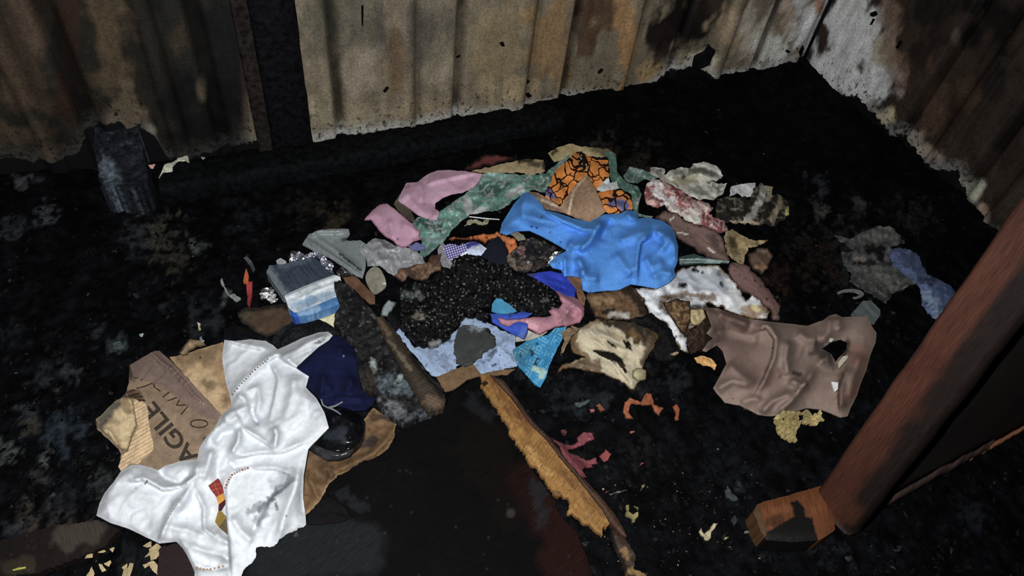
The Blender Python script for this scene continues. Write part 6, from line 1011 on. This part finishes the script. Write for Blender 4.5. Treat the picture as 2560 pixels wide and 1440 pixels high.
cp_ = np.tile(albedo((15, 11, 10), Vp.mean(0), pn), (len(Vp), 1)) * (1 + .8 * (fbm(Vp[:, 0] * 9, Vp[:, 2] * 9, 5, 4) - .5))[:, None]
mesh_obj('panel', Vp, Fp, 'wood', fr_, cp_, np.stack([Vp[:, 0] * 10, Vp[:, 2] * 10], 1))
for a0, a1, rgb, wq, nm in ((.0, .46, (50, 36, 31), .03, 'torn_veneer'), (.40, .80, (104, 66, 42), .012, 'edge_strip')):
    pts = [q_edge[0] + (q_edge[-1] - q_edge[0]) * (a0 + (a1 - a0) * k / 30) for k in range(31)]
    Vv = []; 
    for k, pz in enumerate(pts):
        w1 = wq * (.7 + .9 * fbm(np.array([k * .55]), np.array([a0 * 9]), 13, 3)[0]); bz = .012 * math.sin(k * .7)
        lift_ = nf * (.004 + .006 * fbm(np.array([k * .8]), np.array([2.]), 4, 2)[0])
        Vv += [pz + lift_ + axv * w1, pz + lift_ * 2.5 + np.array([0, 0, .004]), pz + lift_ * .2 + axv * w1 - nf * .012, pz - nf * .012]
    Ff = []
    for k in range(30):
        o = k * 4; Ff += [[o, o + 1, o + 5, o + 4], [o + 2, o + 6, o + 7, o + 3], [o, o + 4, o + 6, o + 2], [o + 1, o + 3, o + 7, o + 5]]
    Ff += [[0, 2, 3, 1], [120, 121, 123, 122]]
    Vv = np.array(Vv); mesh_obj(nm, Vv, Ff, 'wood', fr_, np.tile(albedo(rgb, Vv.mean(0)), (len(Vv), 1)) * (1 + .8 * (fbm(Vv[:, 0] * 60, Vv[:, 1] * 60, 5, 3) - .5))[:, None], Vv[:, :2] * 10)
sheet('bottom_rail', None, None, [(100, 1075), (120, 1040), (160, 1020), (300, 985), (480, 932), (520, 960), (560, 1180), (470, 1240), (320, 1250), (170, 1240), (125, 1160)], (104, 58, 27), S6, 'wood', 4, 1, 10, .05, parent=fr_, z=.085, patrot=-15, puff=(.006, 10), mott=(.35, 40),
      stains=[([(110, 1080), (150, 1200)], 18, (70, 52, 30), .8), ([(310, 1030), (345, 1020), (380, 1060), (385, 1110), (340, 1110), (320, 1070)], 3, (9, 8, 7), -1, .6), ([(150, 1250), (180, 1200), (260, 1150), (330, 1115), (420, 1118), (455, 1245)], 5, (9, 8, 7), -1, .8), ([(180, 1140), (250, 1120)], 14, (60, 34, 18), .7), ([(220, 1070), (300, 1060)], 12, (124, 74, 38), .5)])

flakes('soot_specks', 'black soot specks sprinkled over the cloths of the heap', 330, .0008, .0035, char_col, 'char', (900, 400, 2200, 1000), 2.0, .001, 29)

# ------------------------------------------------------------------ char chips stuck to the walls
def wall_chip(pts, label, right=False):
    p = np.array(pts, float); c0 = p.mean(0)
    q = (unp_x if right else unp_y)(c0[:1], c0[1:], XW if right else YW)[0]
    sv = q[1] if right else q[0]
    off = sum(a_ * sstep(h_ + .013, h_, abs(sv - c_)) for c_, a_, h_ in (RR if right else RB))
    pl = (XW if right else YW) - off - .004
    w = (unp_x if right else unp_y)(p[:, 0], p[:, 1], pl); n = len(w)
    d = np.array([-.004, 0, 0]) if right else np.array([0, -.004, 0])
    mid = w.mean(0) + d * 1.6
    V = np.vstack([w, w + d, mid[None]])
    Fq = [[i, (i + 1) % n, n + (i + 1) % n, n + i] for i in range(n)] + [[n + i, n + (i + 1) % n, 2 * n] for i in range(n)] + [list(range(n))]
    o = mesh_obj('char_chip', V, Fq, 'floor', None, np.tile([.004, .0036, .0034], (len(V), 1)), np.zeros((len(V), 2)), smooth=False)
    return tag(o, label, 'char chip', 'char chips stuck to the walls')
CH = [([(957, 228), (966, 216), (972, 218), (962, 230)], 'slanted sliver of char on the back wall, leftmost of the wall chips'), ([(1248, 106), (1258, 104), (1261, 115), (1252, 114)], 'square char chip high on the back wall in the middle'),
      ([(1313, 203), (1319, 197), (1324, 203), (1316, 209)], 'diamond-shaped char chip low on the back wall'), ([(1312, 233), (1322, 231), (1329, 239), (1318, 243)], 'ragged char chip just below the diamond-shaped one'), ([(1139, 142), (1149, 136), (1150, 140), (1141, 144)], 'thin char chip beside a dark groove of the back wall'),
      ([(1493, 180), (1502, 171), (1508, 173), (1498, 183)], 'slanted char chip right of the deep groove of the back wall'), ([(1962, 127), (1970, 124), (1976, 129), (1968, 132)], 'small oval char chip near the corner of the room'), ([(1996, 130), (2006, 112), (2009, 120), (2000, 142)], 'upright char streak chip beside the corner'),
      ([(903, 12), (908, 14), (907, 66), (904, 60)], 'long thin vertical char drip high on the back wall')]
for p_, l_ in CH: wall_chip(p_, l_)
for p_, l_ in (([(2176, 33), (2190, 27), (2195, 36), (2186, 42), (2178, 40)], 'lumpy char chip high on the right wall near the corner'), ([(2176, 62), (2184, 46), (2188, 48), (2180, 62)], 'narrow char chip below the lumpy one on the right wall'), ([(2240, 118), (2252, 100), (2256, 106), (2246, 122)], 'slanted char chip on the right wall at the edge of the pale patch')): wall_chip(p_, l_, True)
